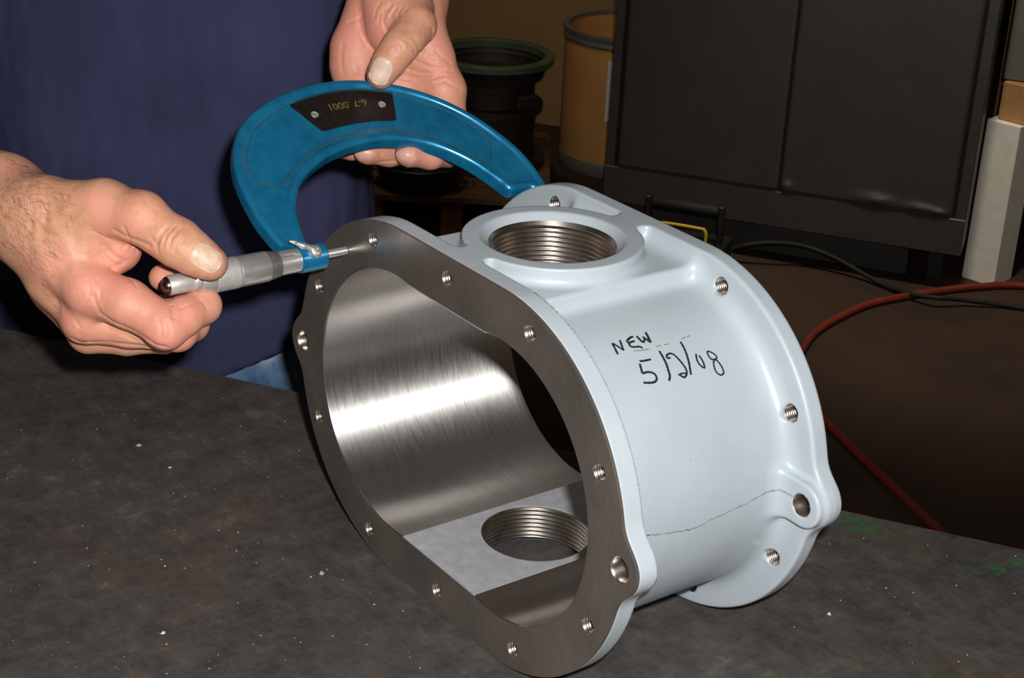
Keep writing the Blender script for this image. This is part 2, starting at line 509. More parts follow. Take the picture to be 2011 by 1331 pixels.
MAT = dict(
    paint=mat_paint(), face=mat_face(), bore=mat_bore(), cloth=mat_cloth(), denim=mat_denim(), table=mat_table(), blue=mat_blue(),
    skin=mat_skin('tanned_skin', lin(202, 150, 118), lin(216, 142, 124), lin(184, 128, 98)),
    port_flat=simple('milled_port_flat', (186, 187, 192), .5, .35, .5, .12, 120, .05),
    thread=simple('cut_thread_steel', (186, 177, 168), .30, 1.0, .5, .18, 90),
    steel=simple('satin_chrome', (205, 203, 198), .34, .75, .5, .08, 90),
    knurl=simple('knurled_chrome', (200, 199, 194), .42, .6, .5, .1, 300),
    ink=simple('black_marker_ink', (30, 34, 44), .6, 0, .3, .4, 400),
    plate=simple('black_crackle_plate', (26, 22, 20), .38, 0, .5, .3, 200, .2),
    gold=simple('worn_gilt_lettering', (150, 122, 62), .5, .4, .5, .3, 500),
    nail=M('fingernail', lin(200, 150, 134), .4, 0, .5).m,
    dirty_nail=simple('grimy_fingernail', (206, 176, 152), .36, 0, .5, .18, 140),
    pale_nail=simple('pale_fingernail', (214, 186, 166), .38, 0, .5, .1, 140),
    dark_steel=simple('dark_grey_cabinet_enamel', (56, 53, 51), .42, 0, .5, .08, 12),
    gap=simple('cabinet_seam_shadow_gap', (20, 19, 18), .8, 0, .2, 0),
    black=simple('black_painted_steel', (30, 28, 27), .45, 0, .5, .2, 30),
    rust=simple('rusty_dark_iron', (46, 36, 30), .6, .2, .4, .4, 18, .2),
    fibre=simple('tan_fibreboard', (212, 154, 90), .8, 0, .2, .1, 9),
    galv=simple('grey_rolled_steel_rim', (140, 136, 128), .45, .5, .5, .12, 30),
    paper=simple('white_paper', (214, 212, 206), .8, 0, .2, .03, 20),
    green=simple('green_painted_iron', (76, 86, 64), .5, 0, .4, .3, 25),
    yellow=simple('yellow_painted_rod', (206, 168, 40), .4, 0, .5, .12, 40),
    hose=simple('orange_rubber_hose', (108, 38, 26), .55, 0, .4, .15, 30),
    cable=simple('black_rubber_cable', (20, 18, 16), .7, 0, .4, .2, 30),
    white_wood=simple('chipped_white_paint', (222, 218, 208), .7, 0, .3, .07, 30, .1),
    wood=simple('bare_pine', (170, 128, 84), .75, 0, .3, .2, 14, .1),
    grey_panel=simple('pale_grey_enamel', (92, 92, 84), .5, 0, .4, .05, 10),
    wall=simple('ochre_painted_wall', (150, 118, 78), .85, 0, .2, .1, 2),
    floor=simple('oil_stained_concrete', (56, 41, 31), .8, 0, .3, .3, 2.5, .15),
    hair=simple('brown_hair', (60, 44, 32), .6, 0, .3, .2, 100),
    leather=simple('black_work_leather', (36, 32, 30), .5, 0, .4, .2, 30),
    chip=simple('pale_swarf', (190, 180, 165), .6, .2, .4, .3, 200),
)

# ------------------------------------------------------------------ the setting
def slab(name, pts2, z0, z1, mat, **kw):
    n = len(pts2); v = [(*p, z0) for p in pts2]+[(*p, z1) for p in pts2]
    f = [tuple(range(n))[::-1], tuple(range(n, 2*n))]+[(i, (i+1) % n, n+(i+1) % n, n+i) for i in range(n)]
    return finish(name, v, f, mat, smooth=False, **kw)
def rect_tn(t0, t1, n0, n1): return [tuple(tn(t, n, 0)[:2]) for t, n in ((t0, n0), (t1, n0), (t1, n1), (t0, n1))]
slab('floor', rect_tn(-4320, 4320, -2600, 4070), ZF-80, ZF, MAT['floor'], kind='structure', label='dark oil-stained concrete workshop floor')
slab('wall_left', rect_tn(-4320, -4200, -2600, 3950), ZF+.2, ZF+3800, MAT['wall'], kind='structure', label='dim ochre painted side wall')
slab('wall_right', rect_tn(4200, 4320, -2600, 3950), ZF+.2, ZF+3800, MAT['wall'], kind='structure', label='dim ochre painted far side wall')
slab('wall_back', rect_tn(-4320, 4320, 3950, 4070), ZF+.2, ZF+3800, MAT['wall'], kind='structure', label='dim ochre painted wall at the back of the shop')

# ------------------------------------------------------------------ work bench
bench = empty('work_bench', tn(-100, EDGE-450, ZF), 'worn dark steel work bench carrying the grey casing, green paint on its edge', 'work bench')
top = MB().box(TBO-Z3*7, (1150, 450, 7), (T3, N3, Z3), 1.2).build('bench_top', MAT['table'], bench, origin=TBO, smooth=False)
for nn in (EDGE-30, EDGE-870):
    MB().box(tn(-100, nn, ZT-14-45), (1110, 24, 45), (T3, N3, Z3), 2).build('rail', MAT['rust'], bench, smooth=False)
for tt in (-1180, 980):
    for nn in (EDGE-36, EDGE-864):
        MB().box(tn(tt, nn, (ZT-14+ZF)/2), (32, 30, (ZT-14-ZF)/2), (T3, N3, Z3), 2).build('leg', MAT['rust'], bench, smooth=False)

# grit and swarf lying on the bench: uncountable
rng = random.Random(4)
deb = MB()
spots = [(272, 875, 2.4), (632, 1126, 2.8), (320, 1243, 2.0), (334, 918, 1.6), (1628, 1205, 2.2)]
for _ in range(210):
    spots.append((rng.uniform(0, 2000), rng.uniform(780, 1325), rng.choice((.35, .45, .6, .8))))
for (px, py, r) in spots:
    p = on_plane(px, py, (0, 0, 1), ZT)
    if (p-TBO)@N3 > 440: continue
    if -215 < p[0] < 215 and -12 < p[1] < 180: continue
    a = rng.uniform(0, 6.28); c, s = math.cos(a), math.sin(a)
    q = [(p+np.array([c*x-s*y, s*x+c*y, z])*r) for x, y, z in ((1.2, 0, 0), (0, .7, 0), (-1, .1, 0), (.1, -.8, 0), (.2, .1, .8))]
    deb.add(q, [(0, 1, 4), (1, 2, 4), (2, 3, 4), (3, 0, 4), (3, 2, 1, 0)])
deb.build('swarf_grit', MAT['chip'], origin=TBO, smooth=False, kind='stuff', label='pale grit and swarf scattered over the dark bench top', category='grit')

# ------------------------------------------------------------------ pump casing
A_, B_, HH, H0, C_, D_ = 186.8, 89.3, 111.5, 115.2, 162.4, 52.0
BOLTS = [(s*B_, t*HH) for s in (-1, 1) for t in (-1, 1)]+[(0, H0), (0, -H0)]+[(s*C_, t*D_) for s in (-1, 1) for t in (-1, 1)]
DOWELS = [(-A_, 0), (A_, 0)]
RB = 96.0; FLZ = RB*math.sin(math.acos(-16/RB)); PY = 83.0
def casing(X, Y, Z):
    ax = np.abs(X); az = np.abs(Z)
    rad = np.hypot(np.maximum(ax-60, 0), Z)
    st = rad-129.5
    fl2 = smin(st, np.hypot(ax-187.5, Z)-15.3, 16)
    fF = rmax(fl2+.25, np.abs(Y-8.8)-7.4, 1.2)
    fR = rmax(fl2, np.abs(Y-159.25)-6.75, 2.2)
    ear = np.hypot(np.maximum(np.abs(ax-158)-29, 0), Z)-15.2
    fR = smin(fR, rmax(ear, np.abs(Y-153)-7.5, 1.5), 4)
    body = np.maximum(rad-106, np.abs(Y-83)-76)
    pad = rmax(rmax(ax-64, np.abs(az-60)-57.5, 3.5), np.abs(Y-83)-76, 1)
    boss = rmax(np.hypot(X, Y-PY)-60, np.abs(az-60)-69.6, 1.0)
    brg = rmax(rmax(ax-13, np.abs(az-62)-67.4, 1.0), np.abs(Y-83)-74, 1)
    d = smin(body, pad, 8)
    d = smin(d, fR, 13)
    d = smin(d, fF, 9)
    d = smin(d, smin(boss, brg, 4), 6)
    d = rmax(d, az-129.0, .8)
    d = np.maximum(d, np.abs(Y-83.7)-82.3)      # keeps the blends flush with the flange faces
    bore = np.minimum(np.hypot(ax-60, Z)-(RB+.6), np.maximum(ax-50, az-(FLZ+.6)))
    d = np.maximum(d, -bore)
    port = np.hypot(X, Y-PY)
    d = np.maximum(d, -np.maximum(port-41.0, 90-az))
    d = smax(d, -(port-(40.2+np.maximum(az-121.5, -30)*1.05)), 1.2)
    ymask = np.minimum(np.abs(Y-6)-11, np.abs(Y-160)-14)
    for (hx, hz) in BOLTS:
        d = np.maximum(d, -np.maximum(np.hypot(X-hx, Z-hz)-5.8, ymask))
    for (hx, hz) in DOWELS:
        d = np.maximum(d, -np.maximum(np.hypot(X-hx, Z-hz)-7.4, ymask-6))
    return d

CO = np.array([0, 83., ZT])
casing_o = empty('pump_casing', CO, 'grey painted cast iron pump casing with bare bored interior, marked NEW 5/2/08', 'pump casing')
V, Q = nets(casing, (-206, -2, -134), (206, 170, 134), 1.3, relax=1, newton=2)
body_o = finish('body', V, Q, MAT['paint'], casing_o, label='grey enamelled cast body with two flanges and threaded port')

def outline(n=420):
    out = []
    for i in range(n):
        th = 2*math.pi*i/n; c, s = math.cos(th), math.sin(th); lo, hi = 60., 260.
        for _ in range(40):
            m = (lo+hi)/2; x, z = abs(m*c), m*s
            st = math.hypot(max(x-60, 0), z)-129.5; e = math.hypot(x-187.5, z)-15.3
            h = min(max(.5+.5*(e-st)/16, 0), 1); d = e*(1-h)+st*h-16*h*(1-h)+.35
            if d < 0: lo = m
            else: hi = m
        out.append((lo*c, lo*s))
    return out
TH0 = math.acos(-16/RB)
def bore_loop(n=72, RB=RB+.7):
    a = [(60+RB*math.cos(t), RB*math.sin(t)) for t in np.linspace(-TH0, TH0, n)]
    return a+[(-x, -z) for x, z in a]
def circle(c, r, n=36): return [(c[0]+r*math.cos(2*math.pi*i/n), c[1]+r*math.sin(2*math.pi*i/n)) for i in range(n)]
OUT = outline(); BL = bore_loop()
def extruded(loops, fn0, fn1):
    pts, tr = tess(loops); n = len(pts)
    v = [fn0(p) for p in pts]+[fn1(p) for p in pts]
    f = [t for t in tr]+[tuple(i+n for i in t[::-1]) for t in tr]
    k = 0
    for L in loops:
        m = len(L)
        for i in range(m):
            j = (i+1) % m; f.append((k+i, k+j, n+k+j, n+k+i))
        k += m
    return v, f
loops = [OUT, BL]+[circle(h, 5.7) for h in BOLTS]+[circle(h, 8.4) for h in DOWELS]
v, f = extruded(loops, lambda p: (p[0], 0, p[1]), lambda p: (p[0], 2.2, p[1]))
finish('machined_face', v, f, MAT['face'], casing_o, smooth=False, label='bare machined steel front flange face with bolt holes')

# bored lining: two honed arcs and the two milled flats with the ports
for sgn, nm in ((1, 'bore_lining'), (-1, 'bore_lining')):
    v = []; f = []; na, ny = 110, 12
    for i, t in enumerate(np.linspace(-TH0, TH0, na+1)):
        for j in range(ny+1):
            rr = RB+.72 if j == 0 else RB
            v.append((sgn*(60+rr*math.cos(t)), .02 if j == 0 else .9+165*(j-1)/(ny-1), rr*math.sin(t)))
    for i in range(na):
        for j in range(ny):
            a = i*(ny+1)+j; f.append((a, a+1, a+ny+2, a+ny+1))
    finish(nm, v, f, MAT['bore'], casing_o, sharp=25, label='bright honed steel bore wall')
for sgn in (1, -1):
    L = [[(-44.2, .1), (44.2, .1), (44.2, 165.9), (-44.2, 165.9)], circle((0, PY), 38.6, 96)]
    v, f = extruded(L, lambda p: (p[0], p[1], sgn*(FLZ-.1)), lambda p: (p[0], p[1], sgn*(FLZ+.7)))
    finish('port_flat', v, f, MAT['port_flat'], casing_o, smooth=False, label='dull milled flat around the threaded port inside the casing')

def helix(o, axis, R, amp, pitch, length, nth=48, per=8, cham=0.0, flip=1):
    o = np.asarray(o, float); a = np.asarray(axis, float)
    t = np.array([1., 0, 0]) if abs(a[0]) < .8 else np.array([0, 1., 0])
    e1 = np.cross(a, t); e1 /= np.linalg.norm(e1); e2 = np.cross(a, e1)
    nz = int(length/pitch*per); v = []; f = []
    for k in range(nz+1):
        s = length*k/nz
        for i in range(nth):
            th = 2*math.pi*i/nth; ph = (s/pitch-flip*i/nth) % 1.0
            tri = 1-abs(2*ph-1)
            tri = min(max((tri-.12)/.76, 0), 1)
            r = R+amp*tri
            if cham and s < cham: r = max(r, R+amp+(cham-s)*.6)
            v.append(o+a*s+(e1*math.cos(th)+e2*math.sin(th))*r)
    for k in range(nz):
        for i in range(nth):
            j = (i+1) % nth; f.append((k*nth+i, k*nth+j, (k+1)*nth+j, (k+1)*nth+i))
    return v, f
for sgn in (1, -1):
    v, f = helix((0, PY, sgn*124.4), (0, 0, -sgn), 38.3, 2.1, 3.4, 124.4-FLZ, 144, 10, 3.0)
    finish('port_thread', v, f, MAT['thread'], casing_o, label='bare steel pipe thread of the port')
v0, f0 = helix((0, 0, 0), (0, 1, 0), 4.75, .65, 1.7, 14.4, 32, 6, .9)
hole_me = None
for fy in (0.0, 152.3):
    for (hx, hz) in BOLTS:
        if hole_me is None:
            o = finish('bolt_thread', np.array(v0), f0, MAT['thread'], casing_o, origin=(0, 0, 0), label='threaded bolt hole')
            hole_me = o.data
        else:
            o = bpy.data.objects.new('bolt_thread', hole_me); COL.objects.link(o); o.parent = casing_o
        o.location = Vector((np.array([hx, fy+.15, hz])-CO)*.001)
for fy in (0.0, 145.6):
    for (hx, hz) in DOWELS:
        ln = 16 if fy == 0 else 20
        MB().lathe([(0.1, 8.4), (1.6, 7.2), (ln, 7.2)] if fy == 0 else [(.1, 7.5), (.5, 7.2), (ln, 7.2)], (hx, fy, hz), (0, 1, 0), 40, False).build('dowel_hole', MAT['thread'], casing_o, label='smooth reamed dowel hole')

def on_casing(px, py, lift=.12):
    v = ray(px, py); p = march(casing, CAM, v, 700, 1600, 90)
    e = .5; g = np.array([casing(*[np.array([c]) for c in p+dv])[0]-casing(*[np.array([c]) for c in p-dv])[0] for dv in np.eye(3)*e])
    g /= np.linalg.norm(g)
    return p+g*lift, g
# felt-pen strokes, traced on the cylinder's surface
def zz(pts, ox=1230, oy=630, s=2011/220.): return [(ox+x/s, oy+y/s) for x, y in pts]
def z3(pts, ox=1060, oy=340, s=3.025): return [(ox+x/s, oy+y/s) for x, y in pts]
strokes = [
    (z3([(430, 1010), (465, 1078)]), 1.5), (z3([(430, 1010), (452, 1022), (498, 1052)]), 1.4), (z3([(498, 1055), (478, 1000), (474, 992)]), 1.4),
    (zz([(120, 280), (60, 310), (5, 365)]), 1.6), (zz([(5, 365), (40, 400), (70, 450), (120, 470), (240, 465), (290, 495)]), 1.5), (zz([(150, 362), (90, 380), (40, 398)]), 1.6),
    (zz([(185, 275), (245, 340), (310, 395)]), 1.7), (zz([(310, 395), (325, 330), (295, 285)]), 1.4), (zz([(300, 290), (370, 340), (440, 390)]), 1.7), (zz([(440, 390), (390, 290), (345, 205)]), 1.7),
    (zz([(235, 725), (330, 715), (440, 690)]), 1.5), (zz([(240, 770), (265, 860), (290, 950)]), 1.6), (zz([(290, 950), (370, 920), (460, 930), (520, 970), (545, 1040), (510, 1095), (430, 1112), (305, 1110)]), 1.5),
    (zz([(590, 540), (660, 660), (715, 770), (750, 880), (780, 990), (765, 1080)]), 1.6),
    (zz([(790, 660), (740, 670), (722, 625), (755, 595), (820, 590), (900, 650), (990, 750), (1060, 850), (1085, 930), (1060, 1000), (1020, 1010), (960, 970)]), 1.4), (zz([(930, 975), (1010, 940), (1080, 950)]), 1.1),
    (zz([(970, 375), (1030, 480), (1080, 600), (1120, 740), (1145, 880), (1160, 970)]), 1.5),
    (zz([(1250, 590), (1262, 680), (1310, 780), (1400, 845), (1385, 760), (1345, 680), (1300, 620)]), 1.3),
    (zz([(1630, 660), (1580, 600), (1510, 560), (1455, 550), (1470, 620), (1530, 690), (1610, 700), (1690, 790), (1740, 890), (1740, 950), (1680, 970), (1610, 910), (1575, 820), (1570, 720), (1630, 660)]), 1.2),
]
ink = MB()
for pts, wd in strokes:
    sp = spline([np.array([x, y, 0.]) for x, y in pts], 5) if len(pts) > 2 else [np.array([*pts[0], 0.])*(1-t)+np.array([*pts[1], 0.])*t for t in np.linspace(0, 1, 6)]
    P3 = [on_casing(q[0], q[1], .14) for q in sp]
    vv = []; ff = []
    for i, (p, g) in enumerate(P3):
        t = P3[min(i+1, len(P3)-1)][0]-P3[max(i-1, 0)][0]; t /= np.linalg.norm(t)+1e-9
        b = np.cross(g, t); hw = wd*.5*(0.75 if i in (0, len(P3)-1) else 1)*(1+.15*math.sin(i*2.1))
        vv += [p-b*hw, p+g*.10, p+b*hw]
        if i: k = 3*i; ff += [(k-3, k-2, k+1, k), (k-2, k-1, k+2, k+1)]
    ink.add(vv, ff)
ink.build('marker_writing', MAT['ink'], casing_o, smooth=False, label='hand-written black marker reading NEW 5/2/08')
sc = MB()
for pts in ([(560, 1056), (600, 1053), (650, 1045)], [(690, 1030), (720, 1024)], [(740, 1020), (765, 1014)], [(845, 982), (865, 976)], [(872, 973), (892, 964)]):
    P3 = [on_casing(*x, .1) for x in z3(pts)]; vv = []; ff = []
    for i, (pt, g) in enumerate(P3):
        t = P3[min(i+1, len(P3)-1)][0]-P3[max(i-1, 0)][0]; t /= np.linalg.norm(t); b = np.cross(g, t); vv += [pt-b*.3, pt+b*.3]
        if i: k = 2*i; ff.append((k-2, k-1, k+1, k))
    sc.add(vv, ff)
sc.build('scratch_mark', simple('brown_scratch', (126, 104, 92), .6, 0, .3, .2, 300), casing_o, smooth=False, label='faint brown scratch under the writing')
# the mould parting line: a broken raised bead round the end of the body
pl = [(1268, 1051), (1300, 1048), (1335, 1043), (1368, 1035), (1400, 1018), (1440, 1000), (1475, 983), (1505, 967), (1530, 962), (1548, 970), (1563, 978)]
rng = random.Random(8)
pts = [on_casing(q[0], q[1]+rng.uniform(-1.2, 1.2), .02)[0] for q in spline([np.array([*p, 0.]) for p in pl], 9)]
MB().tube(pts, [rng.uniform(.18, .62) for _ in pts], 6).build('parting_seam', simple('paint_flecked_seam', (128, 132, 134), .5, 0, .4, .3, 300), casing_o, label='rough mould parting line')

# ------------------------------------------------------------------ micrometer
MA = np.array([-124.3, 0, 92.4]); PHI = math.radians(-58)
ME = np.array([math.sin(PHI), 0, math.cos(PHI)]); MY = np.array([0, 1., 0])
MN = np.cross(MY, ME); MN = MN if MN@(CAM-MA) > 0 else -MN
def mp(y, s, h=0): return MA+MY*y+ME*s+MN*h
def m2(px, py, h=0):
    p = on_plane(px, py, MN, MN@MA+h)-MA
    return p@MY, p@ME
mic = empty('outside_micrometer', mp(80, 60), 'large blue-framed outside micrometer held against the casing flange', 'micrometer')
o_px = [(552, 484), (528, 458), (500, 420), (470, 360), (458, 310), (465, 260), (490, 225), (540, 190), (600, 168), (660, 157), (720, 157), (790, 168), (860, 190), (930, 225), (1000, 275), (1040, 315)]
i_px = [(606, 482), (590, 440), (583, 400), (592, 360), (620, 325), (660, 298), (720, 278), (780, 273), (850, 285), (920, 315), (980, 355), (992, 365)]
FH = 5.5
oc = [np.array([*m2(*q, FH), 0]) for q in o_px+[(1066, 352)]]+[np.array([180, 8, 0]), np.array([184, -10, 0])]
ic = [np.array([*m2(*q, FH), 0]) for q in i_px]+[np.array([150, 21, 0]), np.array([160, 20.5, 0]), np.array([168, 19.5, 0]), np.array([173, 8, 0]), np.array([174, -10, 0])]
def resample(pts, n):
    p = np.array(spline(pts, 10)); l = np.concatenate([[0], np.cumsum(np.linalg.norm(np.diff(p, axis=0), axis=1))])
    s = np.linspace(0, l[-1], n); return np.stack([np.interp(s, l, p[:, k]) for k in range(2)], 1)
NS = 220
OC = resample(oc, NS); IC = resample(ic, NS)
NU = 60
us = .5-.5*np.cos(np.pi*np.linspace(0, 1, NU))
v = []
sstep = lambda a, b, x: (lambda t: t*t*(3-2*t))(np.clip((x-a)/(b-a), 0, 1))
arc = np.concatenate([[0], np.cumsum(np.linalg.norm(np.diff((OC+IC)/2, axis=0), axis=1))])
L0, L1 = arc[-1]*.155, arc[-1]*.795
for side in (1, -1):
    for i in range(NS):
        wdt = np.linalg.norm(IC[i]-OC[i])
        for u in us:
            p = OC[i]*(1-u)+IC[i]*u
            do, di = u*wdt, (1-u)*wdt
            e = min(do, di)
            T = 3.6+2.9*math.sqrt(max(0, min(1, e/2.2)))                # rounded rim
            g = float(sstep(5.5, 8.0, e)); T -= 2.0*g                    # step down to the web
            Rr = max(wdt*.5-10.5, 0)                                     # the sunk panel, round at both ends
            ends = min(arc[i]-L0, L1-arc[i]); off_c = abs(do-di)*.5
            pd = Rr-math.hypot(off_c, max(Rr-ends, 0))
            T -= .9*float(sstep(-.6, .9, pd))
            v.append(mp(p[0], p[1], side*T))
f = []
off = NS*NU
for i in range(NS-1):
    for j in range(NU-1):
        a = i*NU+j; f.append((a, a+NU, a+NU+1, a+1)); f.append((off+a, off+a+1, off+a+NU+1, off+a+NU))
    for j in (0, NU-1):
        a = i*NU+j; q = (a, off+a, off+a+NU, a+NU); f.append(q if j == 0 else q[::-1])
for i in (0, NS-1):
    for j in range(NU-1):
        a = i*NU+j; q = (a, a+1, off+a+1, off+a); f.append(q if i == 0 else q[::-1])
finish('frame', v, f, MAT['blue'], mic, sharp=50, label='curved blue enamelled C-frame with raised rims')
up_, dn_ = [], []
for i in range(NS):
    wdt = np.linalg.norm(IC[i]-OC[i]); Rr = max(wdt*.5-10.5, 0); ends = min(arc[i]-L0, L1-arc[i])
    if ends < 0 or Rr < 1: continue
    of = math.sqrt(max(0, Rr*Rr-max(Rr-ends, 0)**2)); c = (OC[i]+IC[i])/2; dr = (OC[i]-IC[i])/wdt
    up_.append(mp(*(c+dr*of), 4.18)); dn_.append(mp(*(c-dr*of), 4.18))
MB().tube(up_+dn_[::-1], .42, 6, closed=True).build('panel_edge', simple('grime_in_groove', (58, 70, 70), .7, 0, .3, .3, 300), mic, label='dirt line round the sunk panel')
AXM = np.array([0, -1., 0])          # from the frame toward the ratchet
MO = MA+MY*3.6
def mlathe(name, prof, mat, n=56, **kw):
    return MB().lathe(prof, MO, AXM, n).build(name, mat, mic, sharp=35, **kw)
mlathe('sleeve_clamp', [(22, 8.6), (22.8, 9.4), (41.2, 9.6), (42, 8.8)], MAT['blue'], label='blue barrel end of the frame')
mlathe('spindle', [(3.65, 2.6), (4.0, 3.0), (24, 3.0)], MAT['steel'])
mlathe('sleeve', [(40, 8.3), (62, 8.3)], MAT['steel'], label='satin chrome graduated sleeve')
mlathe('thimble', [(66, 10.3), (66.3, 10.5), (87, 10.5), (87.4, 10.2), (88, 10.2)], MAT['steel'])
bev = mlathe('graduated_bevel', [(57, 8.45), (57.2, 8.9), (66, 10.4), (66.1, 10.3)], simple('dull_graduated_chrome', (128, 126, 122), .42, .6, .5, .08, 90), label='dull bevelled edge with fine graduations')
gm = MB()
for k in range(50):
    th = 2*math.pi*k/50; w = .012; v4 = []
    for (s, r) in ((57.4, 9.02), (62.5 if k % 5 else 65.0, 9.83 if k % 5 else 10.24)):
        for a in (th-w, th+w): v4.append(MO+AXM*s+np.array([math.cos(a), 0, math.sin(a)])*(r+.03))
    gm.add(v4, [(0, 1, 3, 2)])
gm.build('graduation_marks', MAT['ink'], bev, smooth=False)
sm_ = MB(); la = math.atan2(.80, .60)
for k in range(19):
    s = 43+k*.76; hw = .13 if k % 4 else .26; v4 = []
    for ss in (s-.07, s+.07):
        for a in (la-hw, la+hw*.1): v4.append(MO+AXM*ss+np.array([math.cos(a), 0, math.sin(a)])*8.34)
    sm_.add(v4, [(0, 1, 3, 2)])
sm_.add([MO+AXM*ss+np.array([math.cos(a), 0, math.sin(a)])*8.35 for ss in (43, 57) for a in (la-.01, la+.01)], [(0, 1, 3, 2)])
sm_.build('graduation_marks', MAT['ink'], mic, smooth=False)
# knurled grip: fine diamond ridges
v = []; f = []; nk, mk = 150, 44
for k in range(mk+1):
    s = 88+17.5*k/mk
    for i in range(nk):
        th = 2*math.pi*i/nk
        r = 10.65+.16*(math.sin(50*th+k*1.35)+math.sin(50*th-k*1.35))
        if k in (0, mk): r = 10.1
        v.append(MO+AXM*s+np.array([math.cos(th), 0, math.sin(th)])*r)
for k in range(mk):
    for i in range(nk):
        j = (i+1) % nk; f.append((k*nk+i, (k+1)*nk+i, (k+1)*nk+j, k*nk+j))
finish('knurled_grip', v, f, MAT['knurl'], mic, label='diamond knurled band on the thimble')
mlathe('thimble_collar', [(105, 10.0), (105.4, 10.3), (115, 10.1), (116, 9.4), (116.3, 8.9), (117.2, 8.9), (117.4, 9.6), (118.6, 9.4), (119, 8)], MAT['steel'])
mlathe('ratchet', [(118, 6.4), (119, 6.7), (136, 6.7), (137, 6.2)], MAT['knurl'], label='slim knurled ratchet stop')
mlathe('ratchet_screw', [(136.5, 6.0), (138, 5.8), (140.5, 4.2), (141.6, 2.2), (142, .4)], simple('tarnished_purple_steel', (120, 96, 104), .25, 1.0, .5, .1, 90))
MB().lathe([(0.05, 3.2), (9, 3.2)], (MA[0], 166, MA[2]), (0, 1, 0), 32).build('anvil', MAT['steel'], mic, sharp=35)
MB().lathe([(7.5, 7.0), (8.2, 7.8), (24, 7.8), (25, 7)], (MA[0], 166, MA[2]), (0, 1, 0), 40).build('anvil_boss', MAT['blue'], mic, sharp=35)
# lock lever with its screw, on the upper near side of the clamp
LN = np.array([.72, 0, .695]); LN /= np.linalg.norm(LN); LT = np.cross(MY, LN)
lc = MO-MY*32+LN*9.4
lv = [(lc+LN*2.0-MY*2-LT*1.5, 2.3), (lc+LN*2.6-MY*8-LT*4.6, 2.0), (lc+LN*3.2-MY*14-LT*8.4, 1.2), (lc+LN*3.0-MY*16.5-LT*9.6, .8)]
def lever(X, Y, Z):
    k = ellip(X, Y, Z, lc+LN*.6, (LN, MY, LT), (3.6, 4.7, 4.7))
    h = (X-lc[0])*LN[0]+(Y-lc[1])*LN[1]+(Z-lc[2])*LN[2]
    return smin(smax(k, h-3.6, .6), chain(X, Y, Z, lv, 1.5), 1.2)
V, Q = nets(lever, lc-26, lc+16, .5, 1, 1)
finish('lock_lever', V, Q, MAT['steel'], mic, label='polished steel lock lever')
MB().lathe([(3.0, 2.3), (4.0, 2.3), (4.5, 1.8), (4.5, .9), (3.7, .6), (3.7, .1)], lc, LN, 24).build('lock_screw', MAT['steel'], mic, sharp=35, label='small round lock screw')

# name plate
PH = 3.75
pp = [(568, 208), (590, 194), (612, 186), (645, 178), (690, 175), (735, 176), (768, 179), (770, 184), (774, 210), (778, 234), (774, 237), (740, 237), (705, 241), (668, 249), (640, 257), (632, 257), (612, 242), (590, 224)]
ploop = [m2(*q, PH) for q in pp]
v, f = extruded([ploop], lambda p: mp(*p, PH+.7), lambda p: mp(*p, 1.0))
finish('name_plate', v, f, MAT['plate'], mic, smooth=False, label='black crackle size plate with gilt lettering')
for q in ((618, 225), (750, 205)):
    c = mp(*m2(*q, PH+.7), PH+.7)
    pin = MB().lathe([(-.2, 3.0), (.45, 3.0), (.75, 2.5), (.75, 2.1), (.35, 1.9), (.35, .05)], c, MN, 24).build('plate_screw', MAT['steel'], mic, sharp=30)
tc = bpy.data.curves.new('plate_text', 'FONT'); tc.body = '6-7 .0001'; tc.align_x = 'CENTER'; tc.align_y = 'CENTER'; tc.size = 1.0; tc.extrude = 0
to = bpy.data.objects.new('plate_text', tc); COL.objects.link(to)
dg = bpy.context.evaluated_depsgraph_get(); tm = bpy.data.meshes.new_from_object(to.evaluated_get(dg))
tv = np.array([x.co[:] for x in tm.vertices]); tf = [tuple(p.vertices) for p in tm.polygons]
bpy.data.objects.remove(to); bpy.data.curves.remove(tc); bpy.data.meshes.remove(tm)
pa = np.array(m2(717, 201, PH)); pb = np.array(m2(645, 212, PH)); mid = (pa+pb)/2; dx = pb-pa; wl = np.linalg.norm(dx); dx /= wl
dn = np.array(m2(684, 216, PH))-np.array(m2(681, 200, PH)); dy = dn-dx*(dn@dx); dy /= np.linalg.norm(dy)
sc = wl/(tv[:, 0].max()-tv[:, 0].min())
tv2 = [mp(*(mid+dx*p[0]*sc+dy*p[1]*sc*1.0), PH+.82) for p in tv]
finish('plate_lettering', tv2, tf, MAT['gold'], mic, smooth=False, label='gilt figures 6-7 .0001, upside down')

# ------------------------------------------------------------------ the person
def pf(t, n, z): return T3*t+N3*n+Z3*z
PT, PN = -506., 470.
person = empty('person', pf(PT, PN, ZF), 'person in a navy t-shirt and blue jeans holding the micrometer in both hands', 'person')
PAX = (T3, N3, Z3)

def rh(px, py, dz): return cp(px, py, 1100+dz)
def lh(px, py, dz): return cp(px, py, 1247+dz)
def ch(fn, *q): return [(fn(a, b, c), r) for a, b, c, r in q]
def line_d(X, Y, Z, pts):
    d = None
    for a, b in zip(pts[:-1], pts[1:]):
        e = cone(X, Y, Z, a, b, 0, 0); d = e if d is None else np.minimum(d, e)
    return d
def bounded(creases):
    """wrap creases so that each is only evaluated near its own box"""
    out = []
    for pts, dep, wd in creases:
        p = np.array(pts); out.append((p, p.min(0)-4*wd, p.max(0)+4*wd, dep*1.9 if dep > 0 else dep, wd*.9 if dep > 0 else wd))
    return out
def apply_creases(d, X, Y, Z, cr):
    for p, lo, hi, dep, wd in cr:
        e = line_d(X, Y, Z, p)
        d = d+dep*np.exp(-(e/wd)**2)
    return d

